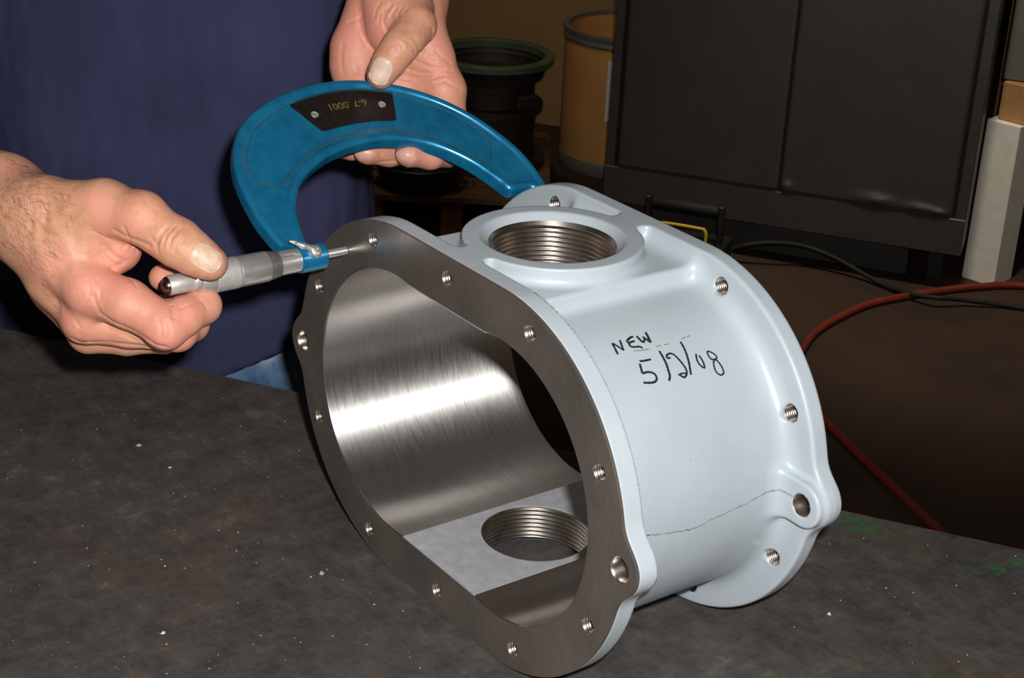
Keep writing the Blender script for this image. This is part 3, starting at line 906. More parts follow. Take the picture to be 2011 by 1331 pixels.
# right hand (left in the picture): thumb over the thimble, index finger hooked under it
R_FORE = ch(rh, (-200, 332, 128, 30), (-120, 355, 90, 36), (0, 398, 42, 32.5), (66, 436, 20, 28.5))
R_META = [
    ch(rh, (60, 432, 18, 27), (120, 500, 6, 22), (182, 572, -4, 16.5)),
    ch(rh, (64, 440, 26, 26), (115, 540, 18, 21), (170, 628, 14, 15.5)),
    ch(rh, (70, 450, 36, 25), (118, 560, 34, 19), (174, 652, 34, 14)),
    ch(rh, (72, 455, 44, 23), (125, 565, 50, 17), (182, 655, 54, 12)),
]
R_THENAR = ch(rh, (95, 428, 8, 25), (168, 455, 6, 24), (228, 486, 6, 17))
R_THUMB = ch(rh, (105, 422, 4, 23), (205, 409, -9, 18.6), (276, 428, -18, 16.2), (318, 458, -21, 14.6), (350, 477, -22, 15.4), (384, 500, -22, 13.2), (410, 515, -21, 10.6), (416, 518, -20, 9.6))
R_INDEX = ch(rh, (182, 572, -4, 16.8), (250, 596, -11, 15.8), (322, 638, -12, 13.8), (360, 622, -6, 12.6), (398, 600, 8, 12.0), (388, 578, 22, 11), (350, 556, 27, 10), (318, 545, 26, 8.8))
R_MID = ch(rh, (170, 628, 14, 15.5), (255, 640, 12, 14.5), (348, 652, 10, 12.6), (376, 636, 26, 11.5), (350, 600, 40, 10))
R_RING = ch(rh, (174, 652, 34, 14), (250, 658, 32, 13.3), (322, 658, 32, 12), (345, 636, 46, 11), (318, 606, 54, 9.5))
R_PINK = ch(rh, (182, 655, 54, 12), (240, 664, 53, 11), (290, 664, 53, 10), (308, 645, 64, 9.5), (290, 620, 70, 8.5))
R_BUMP = [(rh(282, 424, -20), 12.5), (rh(168, 566, -10), 13.5), (rh(162, 628, 4), 12.5), (rh(328, 648, -14), 11)]
def r_hand0(X, Y, Z):
    d = chain(X, Y, Z, R_FORE, 10)
    m = None
    for c in R_META:
        e = chain(X, Y, Z, c, 8); m = e if m is None else smin(m, e, 7)
    d = smin(d, m, 14)
    d = smin(d, chain(X, Y, Z, R_THENAR, 8), 12)
    d = smin(d, chain(X, Y, Z, R_THUMB, 5), 8)
    f = chain(X, Y, Z, R_INDEX, 3.5)
    f2 = chain(X, Y, Z, R_MID, 3.5); f3 = chain(X, Y, Z, R_RING, 3.5); f4 = chain(X, Y, Z, R_PINK, 3)
    fg = smin(smin(f, f2, 1.6), smin(f3, f4, 1.6), 1.6)
    d = smin(d, fg, 3.2)
    for c, r in R_BUMP:
        d = smin(d, np.sqrt((X-c[0])**2+(Y-c[1])**2+(Z-c[2])**2)-r, 9)
    return d
def surf(f, px, py, t0=900, t1=1500): return march(f, CAM, ray(px, py), t0, t1, 80)
def z5(L): return [(x/2.832, 270+y/2.832) for x, y in L]
R_CREASE_PX = [
    (z5([(930, 500), (890, 545), (870, 610)]), .55, 1.3), (z5([(1010, 500), (955, 560), (940, 610)]), .55, 1.2), (z5([(1060, 520), (1000, 590)]), .35, 1.1),
    (z5([(640, 520), (720, 560), (830, 600)]), 1.1, 1.5), (z5([(600, 560), (680, 610), (760, 640)]), .7, 1.4), (z5([(570, 600), (640, 660), (700, 690)]), .6, 1.4),
    (z5([(690, 500), (720, 560), (740, 600)]), .6, 1.3), (z5([(620, 730), (680, 700), (760, 720), (810, 790)]), .8, 1.5), (z5([(720, 800), (780, 790), (830, 830)]), .45, 1.2),
    (z5([(950, 890), (958, 950), (968, 1000)]), 1.3, 1.5), (z5([(1110, 900), (1150, 945)]), .4, 1.0),
    (z5([(560, 980), (700, 1055), (830, 1130), (920, 1165)]), .7, 1.4), (z5([(520, 880), (540, 940), (560, 985)]), .4, 1.5),
    (z5([(400, 1120), (520, 1140), (700, 1150), (850, 1170)]), .8, 1.5), (z5([(440, 460), (470, 560), (480, 650)]), -.7, 4.0), (z5([(300, 480), (380, 600), (420, 720)]), -.8, 4.5),
    (z5([(190, 560), (270, 760), (350, 960)]), -.6, 4.0),
    (z5([(975, 490), (925, 545), (905, 610)]), .4, 1.0), (z5([(1040, 500), (985, 575), (965, 640)]), .4, 1.0), (z5([(1085, 545), (1035, 600)]), .25, .9),
    (z5([(870, 400), (850, 450), (860, 500)]), .25, 1.2), (z5([(840, 560), (870, 590), (880, 640)]), .4, 1.1), (z5([(560, 640), (620, 700), (640, 740)]), .45, 1.2),
    (z5([(650, 560), (700, 600), (790, 625)]), .5, 1.0), (z5([(520, 520), (600, 560), (660, 580)]), .35, 1.2), (z5([(880, 1010), (900, 1060), (895, 1110)]), .25, 1.2),
    (z5([(930, 1020), (945, 1070), (940, 1120)]), .25, 1.1), (z5([(480, 790), (500, 830), (495, 880)]), .3, 1.2), (z5([(540, 790), (560, 840), (555, 890)]), .25, 1.2),
    (z5([(660, 760), (720, 780), (760, 830)]), .3, 1.1), (z5([(150, 260), (180, 400), (170, 520)]), .35, 2.2), (z5([(240, 270), (260, 380), (250, 470)]), .3, 2.0),
    (z5([(1000, 950), (1060, 930), (1120, 905)]), .3, 1.0), (z5([(420, 1020), (450, 1060), (440, 1100)]), .3, 1.3), (z5([(600, 1060), (680, 1090), (760, 1130)]), .3, 1.1),
]
rc = bounded([([surf(r_hand0, *q) for q in pts], a, b) for pts, a, b in R_CREASE_PX])
def r_hand(X, Y, Z): return apply_creases(r_hand0(X, Y, Z), X, Y, Z, rc)

# left hand (right in the picture): palm to the camera behind the frame, thumb over it, fingers curled beneath
L_WRIST = ch(lh, (812, -180, 150, 27), (800, -120, 120, 33), (782, -50, 82, 30), (772, 0, 62, 28))
L_WRIST2 = ch(lh, (830, -60, 92, 24), (826, -5, 70, 22))
L_HYPO = ch(lh, (738, 20, 60, 24), (702, 95, 58, 20), (700, 130, 58, 19.5), (708, 195, 66, 17))
L_PALM = [ch(lh, (772, 0, 62, 27), (770, 90, 68, 22), (768, 200, 72, 17)), ch(lh, (790, 0, 62, 26), (815, 100, 68, 19), (824, 200, 72, 16.5)), ch(lh, (806, 10, 60, 25), (848, 110, 60, 16), (872, 178, 62, 16), (872, 205, 64, 15.5))]
L_THENAR = ch(lh, (775, 12, 44, 26), (780, 50, 40, 25))
L_THUMB = ch(lh, (800, 25, 36, 21), (816, 50, 22, 15.5), (802, 72, 14, 13.4), (785, 92, 10, 13.2), (764, 121, 10, 12.2), (748, 146, 11, 10.0), (746, 149, 11.5, 9.2))
L_IDX = ch(lh, (872, 205, 64, 15), (895, 255, 66, 12.5), (900, 285, 48, 11), (880, 300, 36, 9.5))
L_MID = ch(lh, (824, 205, 72, 15), (880, 268, 70, 12.5), (878, 298, 42, 11.5), (845, 304, 22, 10.8), (803, 303, 9, 9.2), (798, 302, 8, 8.2))
L_RNG = ch(lh, (768, 205, 72, 15), (806, 268, 70, 12), (800, 296, 40, 11), (764, 299, 20, 10.6), (722, 298, 9, 9.0), (716, 297, 8, 8.2))
L_PNK = ch(lh, (710, 200, 68, 13), (738, 262, 68, 10), (732, 288, 46, 9), (690, 293, 26, 8), (668, 294, 18, 6.6))
def l_hand0(X, Y, Z):
    d = smin(chain(X, Y, Z, L_WRIST, 8), chain(X, Y, Z, L_WRIST2, 8), 10)
    m = None
    for c in L_PALM:
        e = chain(X, Y, Z, c, 8); m = e if m is None else smin(m, e, 9)
    d = smin(d, m, 12)
    d = smin(d, chain(X, Y, Z, L_HYPO, 6), 8)
    th = smin(chain(X, Y, Z, L_THENAR, 4), chain(X, Y, Z, L_THUMB, 4), 6)
    d = smin(d, th, 3.0)
    f1 = chain(X, Y, Z, L_IDX, 3); f2 = chain(X, Y, Z, L_MID, 3); f3 = chain(X, Y, Z, L_RNG, 3); f4 = chain(X, Y, Z, L_PNK, 3)
    fg = smin(smin(f1, f2, 1.5), smin(f3, f4, 1.5), 1.5)
    return smin(d, fg, 4)
def z4(L): return [(620+x/3.803, y/3.803) for x, y in L]
L_CREASE_PX = [
    (z4([(530, 240), (500, 160), (520, 90), (560, 40)]), 1.0, 1.4), (z4([(580, 190), (560, 120), (600, 60)]), .8, 1.2), (z4([(470, 180), (480, 110), (520, 60)]), .6, 1.2),
    (z4([(320, 150), (330, 230), (370, 330), (430, 400)]), 1.0, 1.5), (z4([(600, 300), (640, 330), (650, 360)]), .4, 1.0), (z4([(690, 310), (720, 350), (740, 390)]), .4, 1.0),
    (z4([(650, 560), (760, 590), (880, 580), (960, 560)]), .8, 1.4), (z4([(740, 450), (850, 500), (960, 520)]), .5, 1.3), (z4([(600, 600), (720, 640), (860, 650)]), .5, 1.3),
    (z4([(780, 390), (830, 410), (900, 440)]), .6, 1.2), (z4([(870, 220), (860, 300), (800, 380)]), .9, 1.4),
    (z4([(560, 260), (600, 290), (610, 330)]), .4, .9), (z4([(650, 290), (690, 330), (700, 380)]), .35, .9), (z4([(730, 280), (760, 330), (770, 370)]), .3, .9), (z4([(540, 330), (580, 350), (600, 390)]), .25, .9),
    (z4([(440, 120), (450, 70), (480, 20)]), .5, 1.2), (z4([(620, 160), (610, 110), (640, 60)]), .5, 1.1), (z4([(680, 150), (660, 100), (690, 50)]), .35, 1.1), (z4([(240, 170), (300, 150), (340, 120)]), .5, 1.4),
    (z4([(700, 520), (800, 545), (900, 545), (1020, 530)]), .4, 1.1), (z4([(680, 610), (800, 625), (940, 615)]), .4, 1.1), (z4([(900, 380), (940, 430), (1000, 470)]), .4, 1.2), (z4([(960, 600), (1020, 640), (1080, 660)]), .4, 1.2),
    (z4([(200, 330), (190, 430), (200, 540)]), .3, 2.0), (z4([(300, 420), (330, 500), (330, 570)]), .3, 1.8),
    (z4([(620, 1070), (560, 1100), (480, 1150)]), .4, 1.2), (z4([(480, 1210), (600, 1200)]), .5, 1.2),
]
lcz = bounded([([surf(l_hand0, *q, 1000, 1600) for q in pts], a, b) for pts, a, b in L_CREASE_PX])
def l_hand(X, Y, Z): return apply_creases(l_hand0(X, Y, Z), X, Y, Z, lcz)

# arms, neck, head and the trunk under the clothes
ELB_R = rh(-400, 262, 225); ELB_L = cp(935, -420, 1455)
SH_R = pf(PT-195, PN, 405); SH_L = pf(PT+195, PN, 405)
HC = pf(PT+10, PN-35, 655)
def rest(X, Y, Z):
    d = chain(X, Y, Z, [(SH_R, 58), (ELB_R, 43), (rh(-100, 362, 82), 30)], 16)
    d = np.minimum(d, chain(X, Y, Z, [(SH_L, 58), (ELB_L, 43), (lh(798, -110, 115), 28)], 16))
    tr = chain(X, Y, Z, [(pf(PT, PN, 380), 95), (pf(PT, PN, 200), 125), (pf(PT, PN, -40), 125), (pf(PT, PN, -170), 130)], 30)
    sh = chain(X, Y, Z, [(SH_R, 55), (pf(PT, PN, 420), 70), (SH_L, 55)], 30)
    neck = chain(X, Y, Z, [(pf(PT, PN, 430), 66), (pf(PT+5, PN-20, 560), 58)], 20)
    head = smin(ellip(X, Y, Z, HC+Z3*25, PAX, (76, 96, 88)), ellip(X, Y, Z, HC-Z3*35-N3*20, PAX, (60, 72, 78)), 30)
    nose = chain(X, Y, Z, [(HC+Z3*8-N3*92, 8), (HC-Z3*24-N3*106, 13)], 6)
    head = smin(head, nose, 10)
    for s in (-1, 1):
        head = smin(head, ellip(X, Y, Z, HC+T3*78*s+N3*12-Z3*5, PAX, (9, 20, 32)), 6)
        head = smax(head, -(np.sqrt((X-(HC+T3*31*s-N3*100+Z3*12)[0])**2+(Y-(HC+T3*31*s-N3*100+Z3*12)[1])**2+(Z-(HC+Z3*12)[2])**2)-17), 8)
    mo = HC-Z3*58-N3*98
    head = smax(head, -(chain(X, Y, Z, [(mo-T3*24, 3), (mo+T3*24, 3)])), 3)
    d = smin(d, smin(tr, sh, 30), 25); d = smin(d, neck, 25)
    return smin(d, head, 18)
def bbox(chs, pad):
    P = np.array([p for c in chs for p, r in c]); Rr = np.array([[r] for c in chs for p, r in c])
    return (P-Rr).min(0)-pad, (P+Rr).max(0)+pad
lo, hi = bbox([R_FORE, R_THENAR, R_THUMB, R_INDEX, R_MID, R_RING, R_PINK]+R_META, 4)
VR, QR = nets(r_hand0, lo, hi, .95, 1, 2, fine=r_hand)
lo, hi = bbox([L_WRIST, L_WRIST2, L_HYPO, L_THENAR, L_THUMB, L_IDX, L_MID, L_RNG, L_PNK]+L_PALM, 4)
VL, QL = nets(l_hand0, lo, hi, .95, 1, 2, fine=l_hand)
c0 = np.array([SH_R, SH_L, ELB_R, ELB_L, HC, pf(PT, PN, -180), rh(-60, 378, 66)])
VB, QB = nets(rest, c0.min(0)-150, c0.max(0)+140, 8.0, 1, 2)
Vall = np.concatenate([VR, VL, VB]); Qall = np.concatenate([QR, QL+len(VR), QB+len(VR)+len(VL)])
body_p = finish('body', Vall, Qall, MAT['skin'], person, label='bare forearms and hands, grime in the skin')
tint = np.zeros(len(Vall)); grime = np.zeros(len(Vall))
def near(V, p, s): return np.exp(-((V-p)**2).sum(1)/s**2)
nR, nL = len(VR), len(VL)
for q, s, a in (((168, 560, -20), 22, .9), ((155, 632, 0), 20, .8), ((326, 650, -26), 22, .9), ((270, 600, -25), 26, .5), ((262, 520, 0), 26, .8), ((290, 400, -30), 26, .55), ((398, 600, 0), 22, .6), ((350, 640, 5), 22, .5), ((335, 510, 10), 26, .6), ((420, 530, -10), 12, .5)):
    tint[:nR] += a*near(VR, rh(*q), s)
tint[nR:nR+nL] = .78
for q, s, a in (((784, 80, -2), 30, -.45), ((830, 50, 10), 24, -.35), ((690, 60, 40), 26, .2), ((800, 305, 0), 30, -.1)):
    tint[nR:nR+nL] += a*near(VL, lh(*q), s)
for q, s, a in (((438, 520, -18), 7, 1.0), ((404, 540, -20), 6, .6), ((424, 492, -22), 6, .5)): grime[:nR] += a*near(VR, rh(*q), s)
for q, s, a in (((733, 158, 8), 7, .9), ((728, 140, 8), 6, .6), ((690, 300, 6), 7, .6), ((776, 298, 6), 8, .8), ((800, 320, 6), 9, .4), ((730, 318, 6), 9, .4)): grime[nR:nR+nL] += a*near(VL, lh(*q), s)
for nm, arr in (('tint', tint), ('grime', grime)):
    at = body_p.data.attributes.new(nm, 'FLOAT', 'POINT'); at.data.foreach_set('value', np.clip(arr, 0, 1).astype(np.float32))

def nail(f, px, py, tip, ln, wd, mat, lab, tilt=(0, 0), t0=900):
    """tip: direction of the nail tip in the picture; tilt leans the nail's facing"""
    c = surf(f, px, py, t0, 1600)
    e = .8; g = np.array([f(*[np.array([q]) for q in c+dv])[0]-f(*[np.array([q]) for q in c-dv])[0] for dv in np.eye(3)*e]); g /= np.linalg.norm(g)
    a = RV*tip[0]-UV*tip[1]; a = a-g*(a@g); a /= np.linalg.norm(a); b = np.cross(g, a)
    na, nb = 15, 19; v = []; fc = []
    for j in range(nb):
        s = -1+2*j/(nb-1)                       # -1 root, +1 free edge
        w = wd*.5*max(0.05, (1-abs(s)**(3.0 if s > 0 else 3.6)))**.42
        for i in range(na):
            q = -1+2*i/(na-1)
            p = c+a*(s*ln*.5)+b*(q*w)
            p = march(f, p+g*9, -g, 0, 16, 50)
            lift = .55*(1-q**4)-.12+(.25*(s) if s > .5 else 0)-(.35 if s < -.9 else 0)
            v.append(p+g*lift)
    for j in range(nb-1):
        for i in range(na-1):
            k = j*na+i; fc.append((k, k+1, k+na+1, k+na))
    n = len(v); v += [p-g*.7 for p in v]
    fc += [tuple(x+n for x in q[::-1]) for q in fc]
    rim = [i for i in range(na)]+[j*na+na-1 for j in range(1, nb)]+[(nb-1)*na+i for i in range(na-2, -1, -1)]+[j*na for j in range(nb-2, 0, -1)]
    for x, y in zip(rim, rim[1:]+rim[:1]): fc.append((x, y, y+n, x+n))
    o = finish('fingernail', v, fc, mat, body_p, label=lab)
    return o
nail(r_hand0, 406, 506, (1, .52), 20.5, 16, MAT['dirty_nail'], 'dull worn thumbnail')
nail(l_hand0, 747, 140, (-.45, .9), 20.5, 16.5, MAT['pale_nail'], 'pale wide thumbnail', t0=1000)
nail(l_hand0, 716, 304, (-1, .12), 14, 9.4, MAT['nail'], 'short pink fingernail', t0=1000)
nail(l_hand0, 797, 309, (-1, -.22), 15, 9.8, MAT['nail'], 'short grimy fingernail', t0=1000)

# dark hairs on the forearm and the back of the right hand: uncountable
rng = random.Random(11)
hm = MB()
def in_poly(x, y, P):
    c = False
    for i in range(len(P)):
        (x1, y1), (x2, y2) = P[i-1], P[i]
        if (y1 > y) != (y2 > y) and x < (x2-x1)*(y-y1)/(y2-y1)+x1: c = not c
    return c
poly = [(0, 306), (60, 330), (130, 362), (150, 400), (120, 470), (110, 560), (120, 640), (70, 555), (45, 505), (0, 480)]
cnt = 0
while cnt < 300:
    x, y = rng.uniform(0, 150), rng.uniform(300, 645)
    if not in_poly(x, y, poly): continue
    if x > 60 and rng.random() < .45: continue
    cnt += 1
    p = surf(r_hand0, x, y)
    e = .8; g = np.array([r_hand0(*[np.array([q]) for q in p+dv])[0]-r_hand0(*[np.array([q]) for q in p-dv])[0] for dv in np.eye(3)*e]); g /= np.linalg.norm(g)
    ang = rng.gauss(.75, .35); dr = RV*math.cos(ang)-UV*math.sin(ang); dr = dr-g*(dr@g); dr /= np.linalg.norm(dr)
    sd = np.cross(g, dr); ln = rng.uniform(4, 9); cv = rng.uniform(-.5, .5)
    P4 = [p+dr*ln*s+sd*ln*cv*s*s+g*(.15+1.6*s*(1-s)*1.6) for s in (0, .35, .7, 1)]
    hm.tube(P4, [.062, .058, .045, .015], 3, cap=False)
hm.build('arm_hair', MAT['hair'], body_p, kind='stuff', label='short dark hairs on the forearm')

# clothes
def wob(X, Y, Z, s, a): return a*(np.sin(X*s+1.3*np.sin(Z*s*.6))*np.cos(Y*s*.9+.8*np.sin(Z*s*.45+2)))
def shirt(X, Y, Z):
    t = X*T3[0]+Y*T3[1]-PT; n = X*N3[0]+Y*N3[1]-PN
    zz = np.clip(Z, -160, 420)
    w = 224+6*np.sin((zz+160)/580*3.1)-18*np.clip((zz-250)/170, 0, 1)
    dd = 142-24*np.clip((zz-120)/260, 0, 1)
    q = np.sqrt((t/w)**2+(n/dd)**2); d = (q-1)*dd*np.clip(q, .6, 1.2)
    d = smax(d, Z-415, 40)
    sh = chain(X, Y, Z, [(SH_R-Z3*8, 66), (pf(PT, PN, 405), 88), (SH_L-Z3*8, 66)], 30)
    d = smin(d, sh, 40)
    for S, E in ((SH_R, ELB_R), (SH_L, ELB_L)):
        sl = cone(X, Y, Z, S-Z3*8, S+(E-S)*.62, 68, 68)
        ax = (E-S)/np.linalg.norm(E-S); k = ((X-S[0])*ax[0]+(Y-S[1])*ax[1]+(Z-S[2])*ax[2])-np.linalg.norm(E-S)*.6
        d = smin(d, np.maximum(sl, k), 22)
    d = d+wob(X, Y, Z, .022, 4.0)+wob(X+40, Y, Z, .05, 1.3)
    hem = np.where(t+PT > -352, -172+(t+PT+352)*.5, -172+(t+PT+352)*.5)
    d = smax(d, hem-Z, 5)
    return np.maximum(d, -(cone(X, Y, Z, pf(PT, PN-10, 470), pf(PT, PN-10, 640), 74, 74)))
VS, QS = nets(shirt, np.array([-1150, -260, -190]), np.array([-200, 520, 520]), 7.0, 1, 1)
finish('t_shirt', VS, QS, MAT['cloth'], person, label='navy blue cotton t-shirt')
def jeans(X, Y, Z):
    t = X*T3[0]+Y*T3[1]-PT; n = X*N3[0]+Y*N3[1]-PN
    q = np.sqrt((t/205)**2+(n/128)**2); d = (q-1)*128*np.clip(q, .6, 1.2)
    d = smax(d, np.abs(Z+210)-120, 30)
    for s in (-1, 1):
        d = smin(d, chain(X, Y, Z, [(pf(PT+s*92, PN, -270), 96), (pf(PT+s*105, PN-15, -560), 74), (pf(PT+s*115, PN, ZF+75), 66)], 20), 25)
    d = d+wob(X, Y, Z, .05, 2.0)
    return np.maximum(d, ZF+30-Z)
VJ, QJ = nets(jeans, pf(PT, PN, ZF)-np.array([330, 330, 0]), pf(PT, PN, -60)+np.array([330, 330, 0]), 9.0, 1, 1)
finish('jeans', VJ, QJ, MAT['denim'], person, label='faded blue denim jeans')
for s in (-1, 1):
    def shoe(X, Y, Z):
        d = chain(X, Y, Z, [(pf(PT+s*115, PN+20, ZF+52), 50), (pf(PT+s*118, PN-80, ZF+42), 46), (pf(PT+s*122, PN-150, ZF+36), 40)], 25)
        return smax(d, ZF+1-Z, 4)
    c = pf(PT+s*118, PN-65, ZF+50); VV, QQ = nets(shoe, c-np.array([190, 190, 52]), c+np.array([190, 190, 80]), 7., 1, 1)
    finish('shoe', VV, QQ, MAT['leather'], person, label='black leather work shoe')
def hair(X, Y, Z):
    d = ellip(X, Y, Z, HC+Z3*30+N3*6, PAX, (84, 102, 92))
    k = (Z-HC[2]-30)+((X-HC[0])*N3[0]+(Y-HC[1])*N3[1]+40)*.75
    return smax(d, -k, 8)
VV, QQ = nets(hair, HC-np.array([130, 130, 120]), HC+np.array([130, 130, 140]), 6., 1, 1)
finish('hair', VV, QQ, MAT['hair'], person, label='short brown hair')

# ------------------------------------------------------------------ background
def fl(px, py, h=0): return on_plane(px, py, (0, 0, 1), ZF+h)
# two-door storage cabinet
cb = fl(1183, 392, 100); ca = fl(1885, 505, 100); CT = (ca-cb)/np.linalg.norm(ca-cb); CN = np.array([CT[1], -CT[0], 0])
cb = cb*[1, 1, 0]+Z3*ZF
CW, CDp, CH = 912., 460., 1980.
def cbp(s, d, h): return cb+CT*s-CN*d+Z3*h
CAX = (CT, -CN, Z3)
cabinet = empty('storage_cabinet', cbp(CW/2, CDp/2, 0), 'tall dark grey two-door steel storage cabinet with dented lower door edge', 'cabinet')
MB().box(cbp(CW/2, CDp/2+2, (100+CH)/2), (CW/2, CDp/2-2, (CH-100)/2), CAX, 2).build('body', MAT['dark_steel'], cabinet, smooth=False)
MB().box(cbp(396, CDp/2+42, 50), (386, CDp/2-46, 50), CAX, 1).build('plinth', MAT['dark_steel'], cabinet, smooth=False)
for s in (850,):
    for dd in (105, CDp-40):
        MB().box(cbp(s, dd, 50), (18, 18, 50), CAX, 1).build('foot', MAT['black'], cabinet, smooth=False)
MB().box(cbp(CW/2, 3, 148), (CW/2, 4, 46), CAX, 1.2).build('kick_panel', MAT['dark_steel'], cabinet, smooth=False)
for s0, s1, bumps in ((36, 450, []), (458, 876, [(472, 214, 13, 5.0, 14), (690, 214, 15, 7.0, 45), (800, 210, 11, 5.0, 34), (845, 206, 9, 3.5, 18)])):
    ns, nh = 90, 160; v = []; fcs = []
    hs = np.concatenate([np.linspace(201, 300, 60), np.linspace(305, 1930, nh-60)])
    for i in range(ns+1):
        s = s0+(s1-s0)*i/ns
        for h in hs:
            pr = 5.0
            if h < 204 or i in (0, ns): pr = 2.0
            for (bs, bh, sh, am, sw) in bumps: pr += am*math.exp(-((s-bs)/sw)**2-((h-bh)/sh)**2)
            v.append(cbp(s, -pr, h))
    m = len(hs)
    for i in range(ns):
        for j in range(m-1):
            a = i*m+j; fcs.append((a, a+m, a+m+1, a+1))
    n0 = len(v); v += [cbp(s, 1, h) for s, h in ((s0, 201), (s1, 201), (s1, 1930), (s0, 1930))]
    fcs += [tuple([n0, n0+1]+[i*m for i in range(ns, -1, -1)]), tuple([n0+3]+[i*m+m-1 for i in range(ns+1)]+[n0+2]),
            tuple([n0]+list(range(m))+[n0+3]), tuple([n0+1, n0+2]+[ns*m+j for j in range(m-1, -1, -1)])]
    door = finish('door', v, fcs, MAT['dark_steel'], cabinet, sharp=40)
    hx = 425 if s0 < 100 else 485
    MB().box(cbp(hx, -14, 1050), (8, 9, 60), CAX, 2).build('handle', MAT['galv'], door, smooth=False)
MB().box(cbp(454, 1, 1065), (3.5, 1.5, 864), CAX).build('door_seam', MAT['gap'], cabinet, smooth=False)
for s in (30, 882):
    MB().box(cbp(s, 1, 1065), (4.5, 1.2, 864), CAX).build('door_seam', MAT['gap'], cabinet, smooth=False)

# fibre drum
dc = fl(1221, 316); DR = 188.
drum = empty('fibre_drum', dc, 'open tan fibre drum with grey steel rims beside the cabinet', 'drum')
MB().lathe([(2, DR-2), (8, DR), (405, DR), (405, DR-6), (14, DR-6), (12, .5), (2, .5)], dc, Z3, 72, False).build('drum_wall', MAT['fibre'], drum, sharp=40)
MB().lathe([(0, DR+1), (3, DR+3), (34, DR+3), (40, DR+1), (40, DR-.5), (0, DR-.5), (0, DR+1)], dc, Z3, 72, False).build('bottom_rim', MAT['galv'], drum, sharp=40)
MB().lathe([(372, DR), (374, DR+4), (380, DR+6), (386, DR+3), (392, DR+3), (400, DR+7), (408, DR+6), (410, DR), (408, DR-7), (398, DR-7), (398, DR-.5), (372, DR-.5), (372, DR)], dc, Z3, 72, False).build('top_rim', MAT['galv'], drum, sharp=60)
cd = (CAM-dc)*[1, 1, 0]; cd /= np.linalg.norm(cd); a0 = math.atan2(cd[1], cd[0])
v = []; fcs = []
for i in range(9):
    a = a0-.31+.40*i/8
    for h in (170, 345):
        for r in (DR+.3, DR+1.0): v.append(dc+np.array([math.cos(a)*r, math.sin(a)*r, h]))
for i in range(8):
    k = 4*i; fcs += [(k+1, k+5, k+7, k+3), (k, k+2, k+6, k+4), (k, k+4, k+5, k+1), (k+2, k+3, k+7, k+6)]
fcs += [(0, 1, 3, 2), (32, 34, 35, 33)]
finish('paper_label', v, fcs, MAT['paper'], drum, smooth=False, label='blank white paper label')

# pallet with an old iron pump housing on it
pc = fl(905, 438)
pal = empty('wooden_pallet', pc, 'grimy wooden pallet under the green-rimmed iron housing', 'pallet')
PAX2 = (RV*[1, 1, 0]/np.linalg.norm(RV[:2]), DV*[1, 1, 0]/np.linalg.norm(DV[:2]), Z3)
DW = simple('grimy_old_wood', (92, 66, 42), .85, 0, .2, .3, 12, .1)
def pp_(a, b, h): return pc+PAX2[0]*a+PAX2[1]*b+Z3*h
for a in (-225, -20, 165):
    MB().box(pp_(a, 180, 48), (28, 300, 48), PAX2, 2).build('stringer', DW, pal, smooth=False)
for k in range(6):
    MB().box(pp_(-30, -80+k*104, 105), (260, 44, 9), PAX2, 1.5).build('deck_board', DW, pal, smooth=False)
hc = pp_(60, 190, 114)
hous = empty('pump_housing', hc, 'dark iron pump housing with a green painted top flange, on the pallet', 'pump housing')
MB().lathe([(0, 150), (4, 154), (24, 154), (30, 128), (90, 122), (150, 126), (154, 142), (172, 142), (176, 120), (238, 118), (244, 140), (262, 144), (266, 134), (283, 150), (283, 144), (236, 128), (230, 1)], hc, Z3, 64, False).build('housing_body', MAT['rust'], hous, sharp=35)
MB().lathe([(280, 140), (280, 162), (283, 166), (297, 166), (301, 163), (301, 144), (298, 140), (280, 140)], hc, Z3, 72, False).build('top_flange', MAT['green'], hous, sharp=35, label='dull green painted flange ring')
for a in (0, 2.1, 4.2):
    c = hc+np.array([math.cos(a)*146, math.sin(a)*146, 205]); q = np.array([math.cos(a), math.sin(a), 0])
    MB().box(c, (22, 26, 16), (q, np.cross(Z3, q), Z3), 3).build('lug', MAT['rust'], hous, smooth=False)
# low steel pan in front of the housing
tc_ = pp_(-110, -30, 114)
pan = empty('steel_pan', tc_, 'shallow blackened steel pan on the front of the pallet', 'pan')
MB().lathe([(0, 95), (2, 100), (62, 116), (66, 120), (68, 118), (64, 112), (6, 96), (5, .5)], tc_, Z3, 56, False).build('pan_shell', MAT['black'], pan, sharp=40)
for s in (-1, 1):
    c = tc_+PAX2[0]*s*118+Z3*50
    MB().tube([c-PAX2[1]*28, c-PAX2[1]*26+PAX2[0]*s*18, c+PAX2[1]*26+PAX2[0]*s*18, c+PAX2[1]*28], 4, 8).build('pan_handle', MAT['black'], pan)

# black carry box with bar handle and a yellow rod
bc = fl(1328, 545)
bx = empty('carry_box', bc, 'low black steel box with a padded bar handle and bent yellow rod', 'tool box')
BA = (CT, -CN, Z3)
def bb(a, b, h): return bc+BA[0]*a+BA[1]*b+Z3*h
MB().box(bb(0, 40, 45), (108, 70, 45), BA, 4).build('box_body', MAT['black'], bx, smooth=False)
MB().tube([bb(-84, 30, 176), bb(-80, 30, 176), bb(80, 30, 176), bb(84, 30, 176)], [12, 15, 15, 12], 20).build('grip', MAT['cable'], bx, sharp=40)
for s in (-1, 1):
    MB().box(bb(s*92, 30, 132), (7, 12, 60), BA, 2).build('upright', MAT['black'], bx, smooth=False)
yp = [bb(-46, -20, 88), bb(-46, -20, 134), bb(-36, -20, 144), bb(52, -20, 144), bb(63, -20, 141), bb(68, -20, 130), bb(68, -20, 88)]
MB().tube(spline(yp, 6), 4.2, 10).build('yellow_rod', MAT['yellow'], bx, label='bent yellow rod')

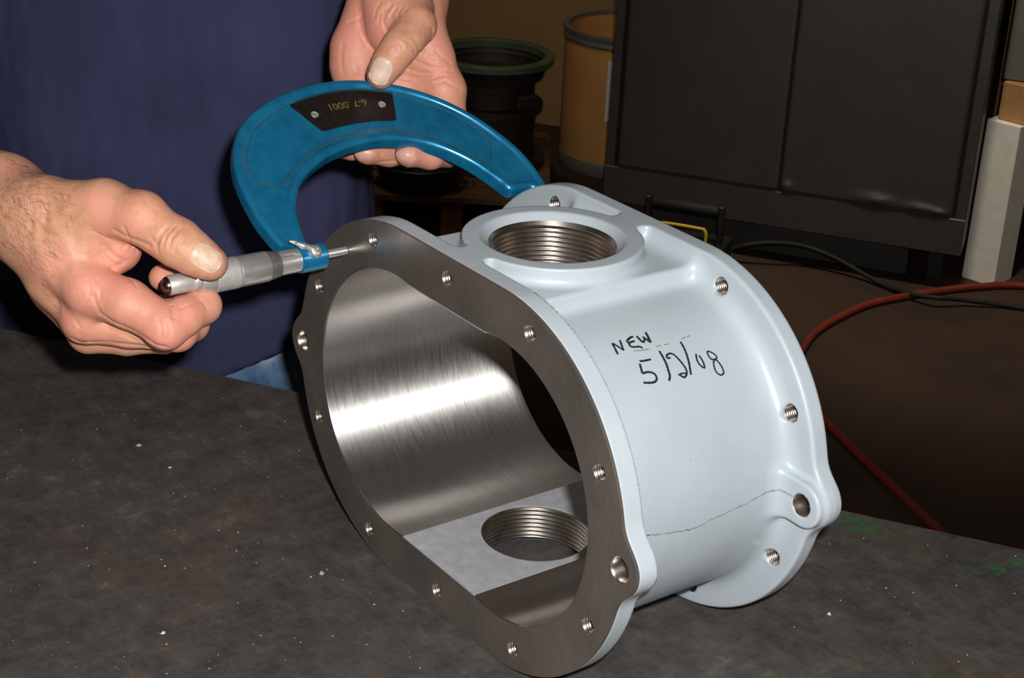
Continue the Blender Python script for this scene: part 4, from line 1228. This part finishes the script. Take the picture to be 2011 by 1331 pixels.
# hose and cable on the floor
hp = [(2250, 590), (2011, 568), (1920, 570), (1850, 577), (1770, 590), (1700, 606), (1640, 634), (1600, 660), (1578, 688), (1562, 722), (1570, 770), (1600, 812), (1640, 856), (1700, 915), (1770, 982), (1840, 1048), (1900, 1105), (1960, 1180)]
hpts = spline([fl(*q)+Z3*9.5 for q in hp], 10)
MB().tube(hpts, 9.3, 14).build('air_hose', MAT['hose'], origin=fl(1700, 606), label='orange rubber air hose curling across the floor', category='hose')
kp = [(1385, 512), (1430, 492), (1470, 481), (1520, 477), (1580, 484), (1640, 507), (1690, 535), (1740, 562), (1790, 578), (1840, 585), (1900, 590), (2011, 606), (2200, 640)]
kl = [6, 30, 55, 66, 60, 42, 20, 8, 16, 25, 16, 6, 6]
kpts = spline([fl(*q, h)+Z3*.5 for q, h in zip(kp, kl)], 10)
MB().tube(kpts, 6.0, 12).build('power_cable', MAT['cable'], origin=fl(1640, 507), label='black power cable crossing over the orange hose', category='cable')

# white post, wooden block and the grey machine housing they prop
pa_ = fl(1882, 543)+CT*7; PE = np.array([.985, .171, 0]); PNv = np.array([-.171, .985, 0])
pw = 90.
post = finish('timber_post', *(lambda m: (m.v, m.f))(MB().box(pa_+PE*pw/2+PNv*pw/2+Z3*207, (pw/2, pw/2, 207), (PE, PNv, Z3), 2)), MAT['white_wood'], origin=pa_+PE*pw/2+PNv*pw/2, smooth=False, label='short square timber post in chipped white paint, right of the cabinet', category='post')
bl0 = pa_+PE*(17+45)+PNv*52
finish('timber_block', *(lambda m: (m.v, m.f))(MB().box(bl0+Z3*(414.5+47), (45, 34, 46.5), (PE, PNv, Z3), 2)), MAT['wood'], origin=bl0+Z3*414.5, smooth=False, label='bare pine block on top of the white post', category='block')
mc = cb+CT*(CW+24+210)-CN*345
mh = empty('machine_housing', mc, 'pale grey steel machine housing at the right edge, propped on a pine block', 'machine')
MB().box(mc+Z3*(508.8+450), (210, 190, 450), CAX, 4).build('housing_panel', MAT['grey_panel'], mh, smooth=False)
MB().box(mc+CT*70-CN*30+Z3*254, (120, 120, 254), CAX, 4).build('plinth', MAT['black'], mh, smooth=False)
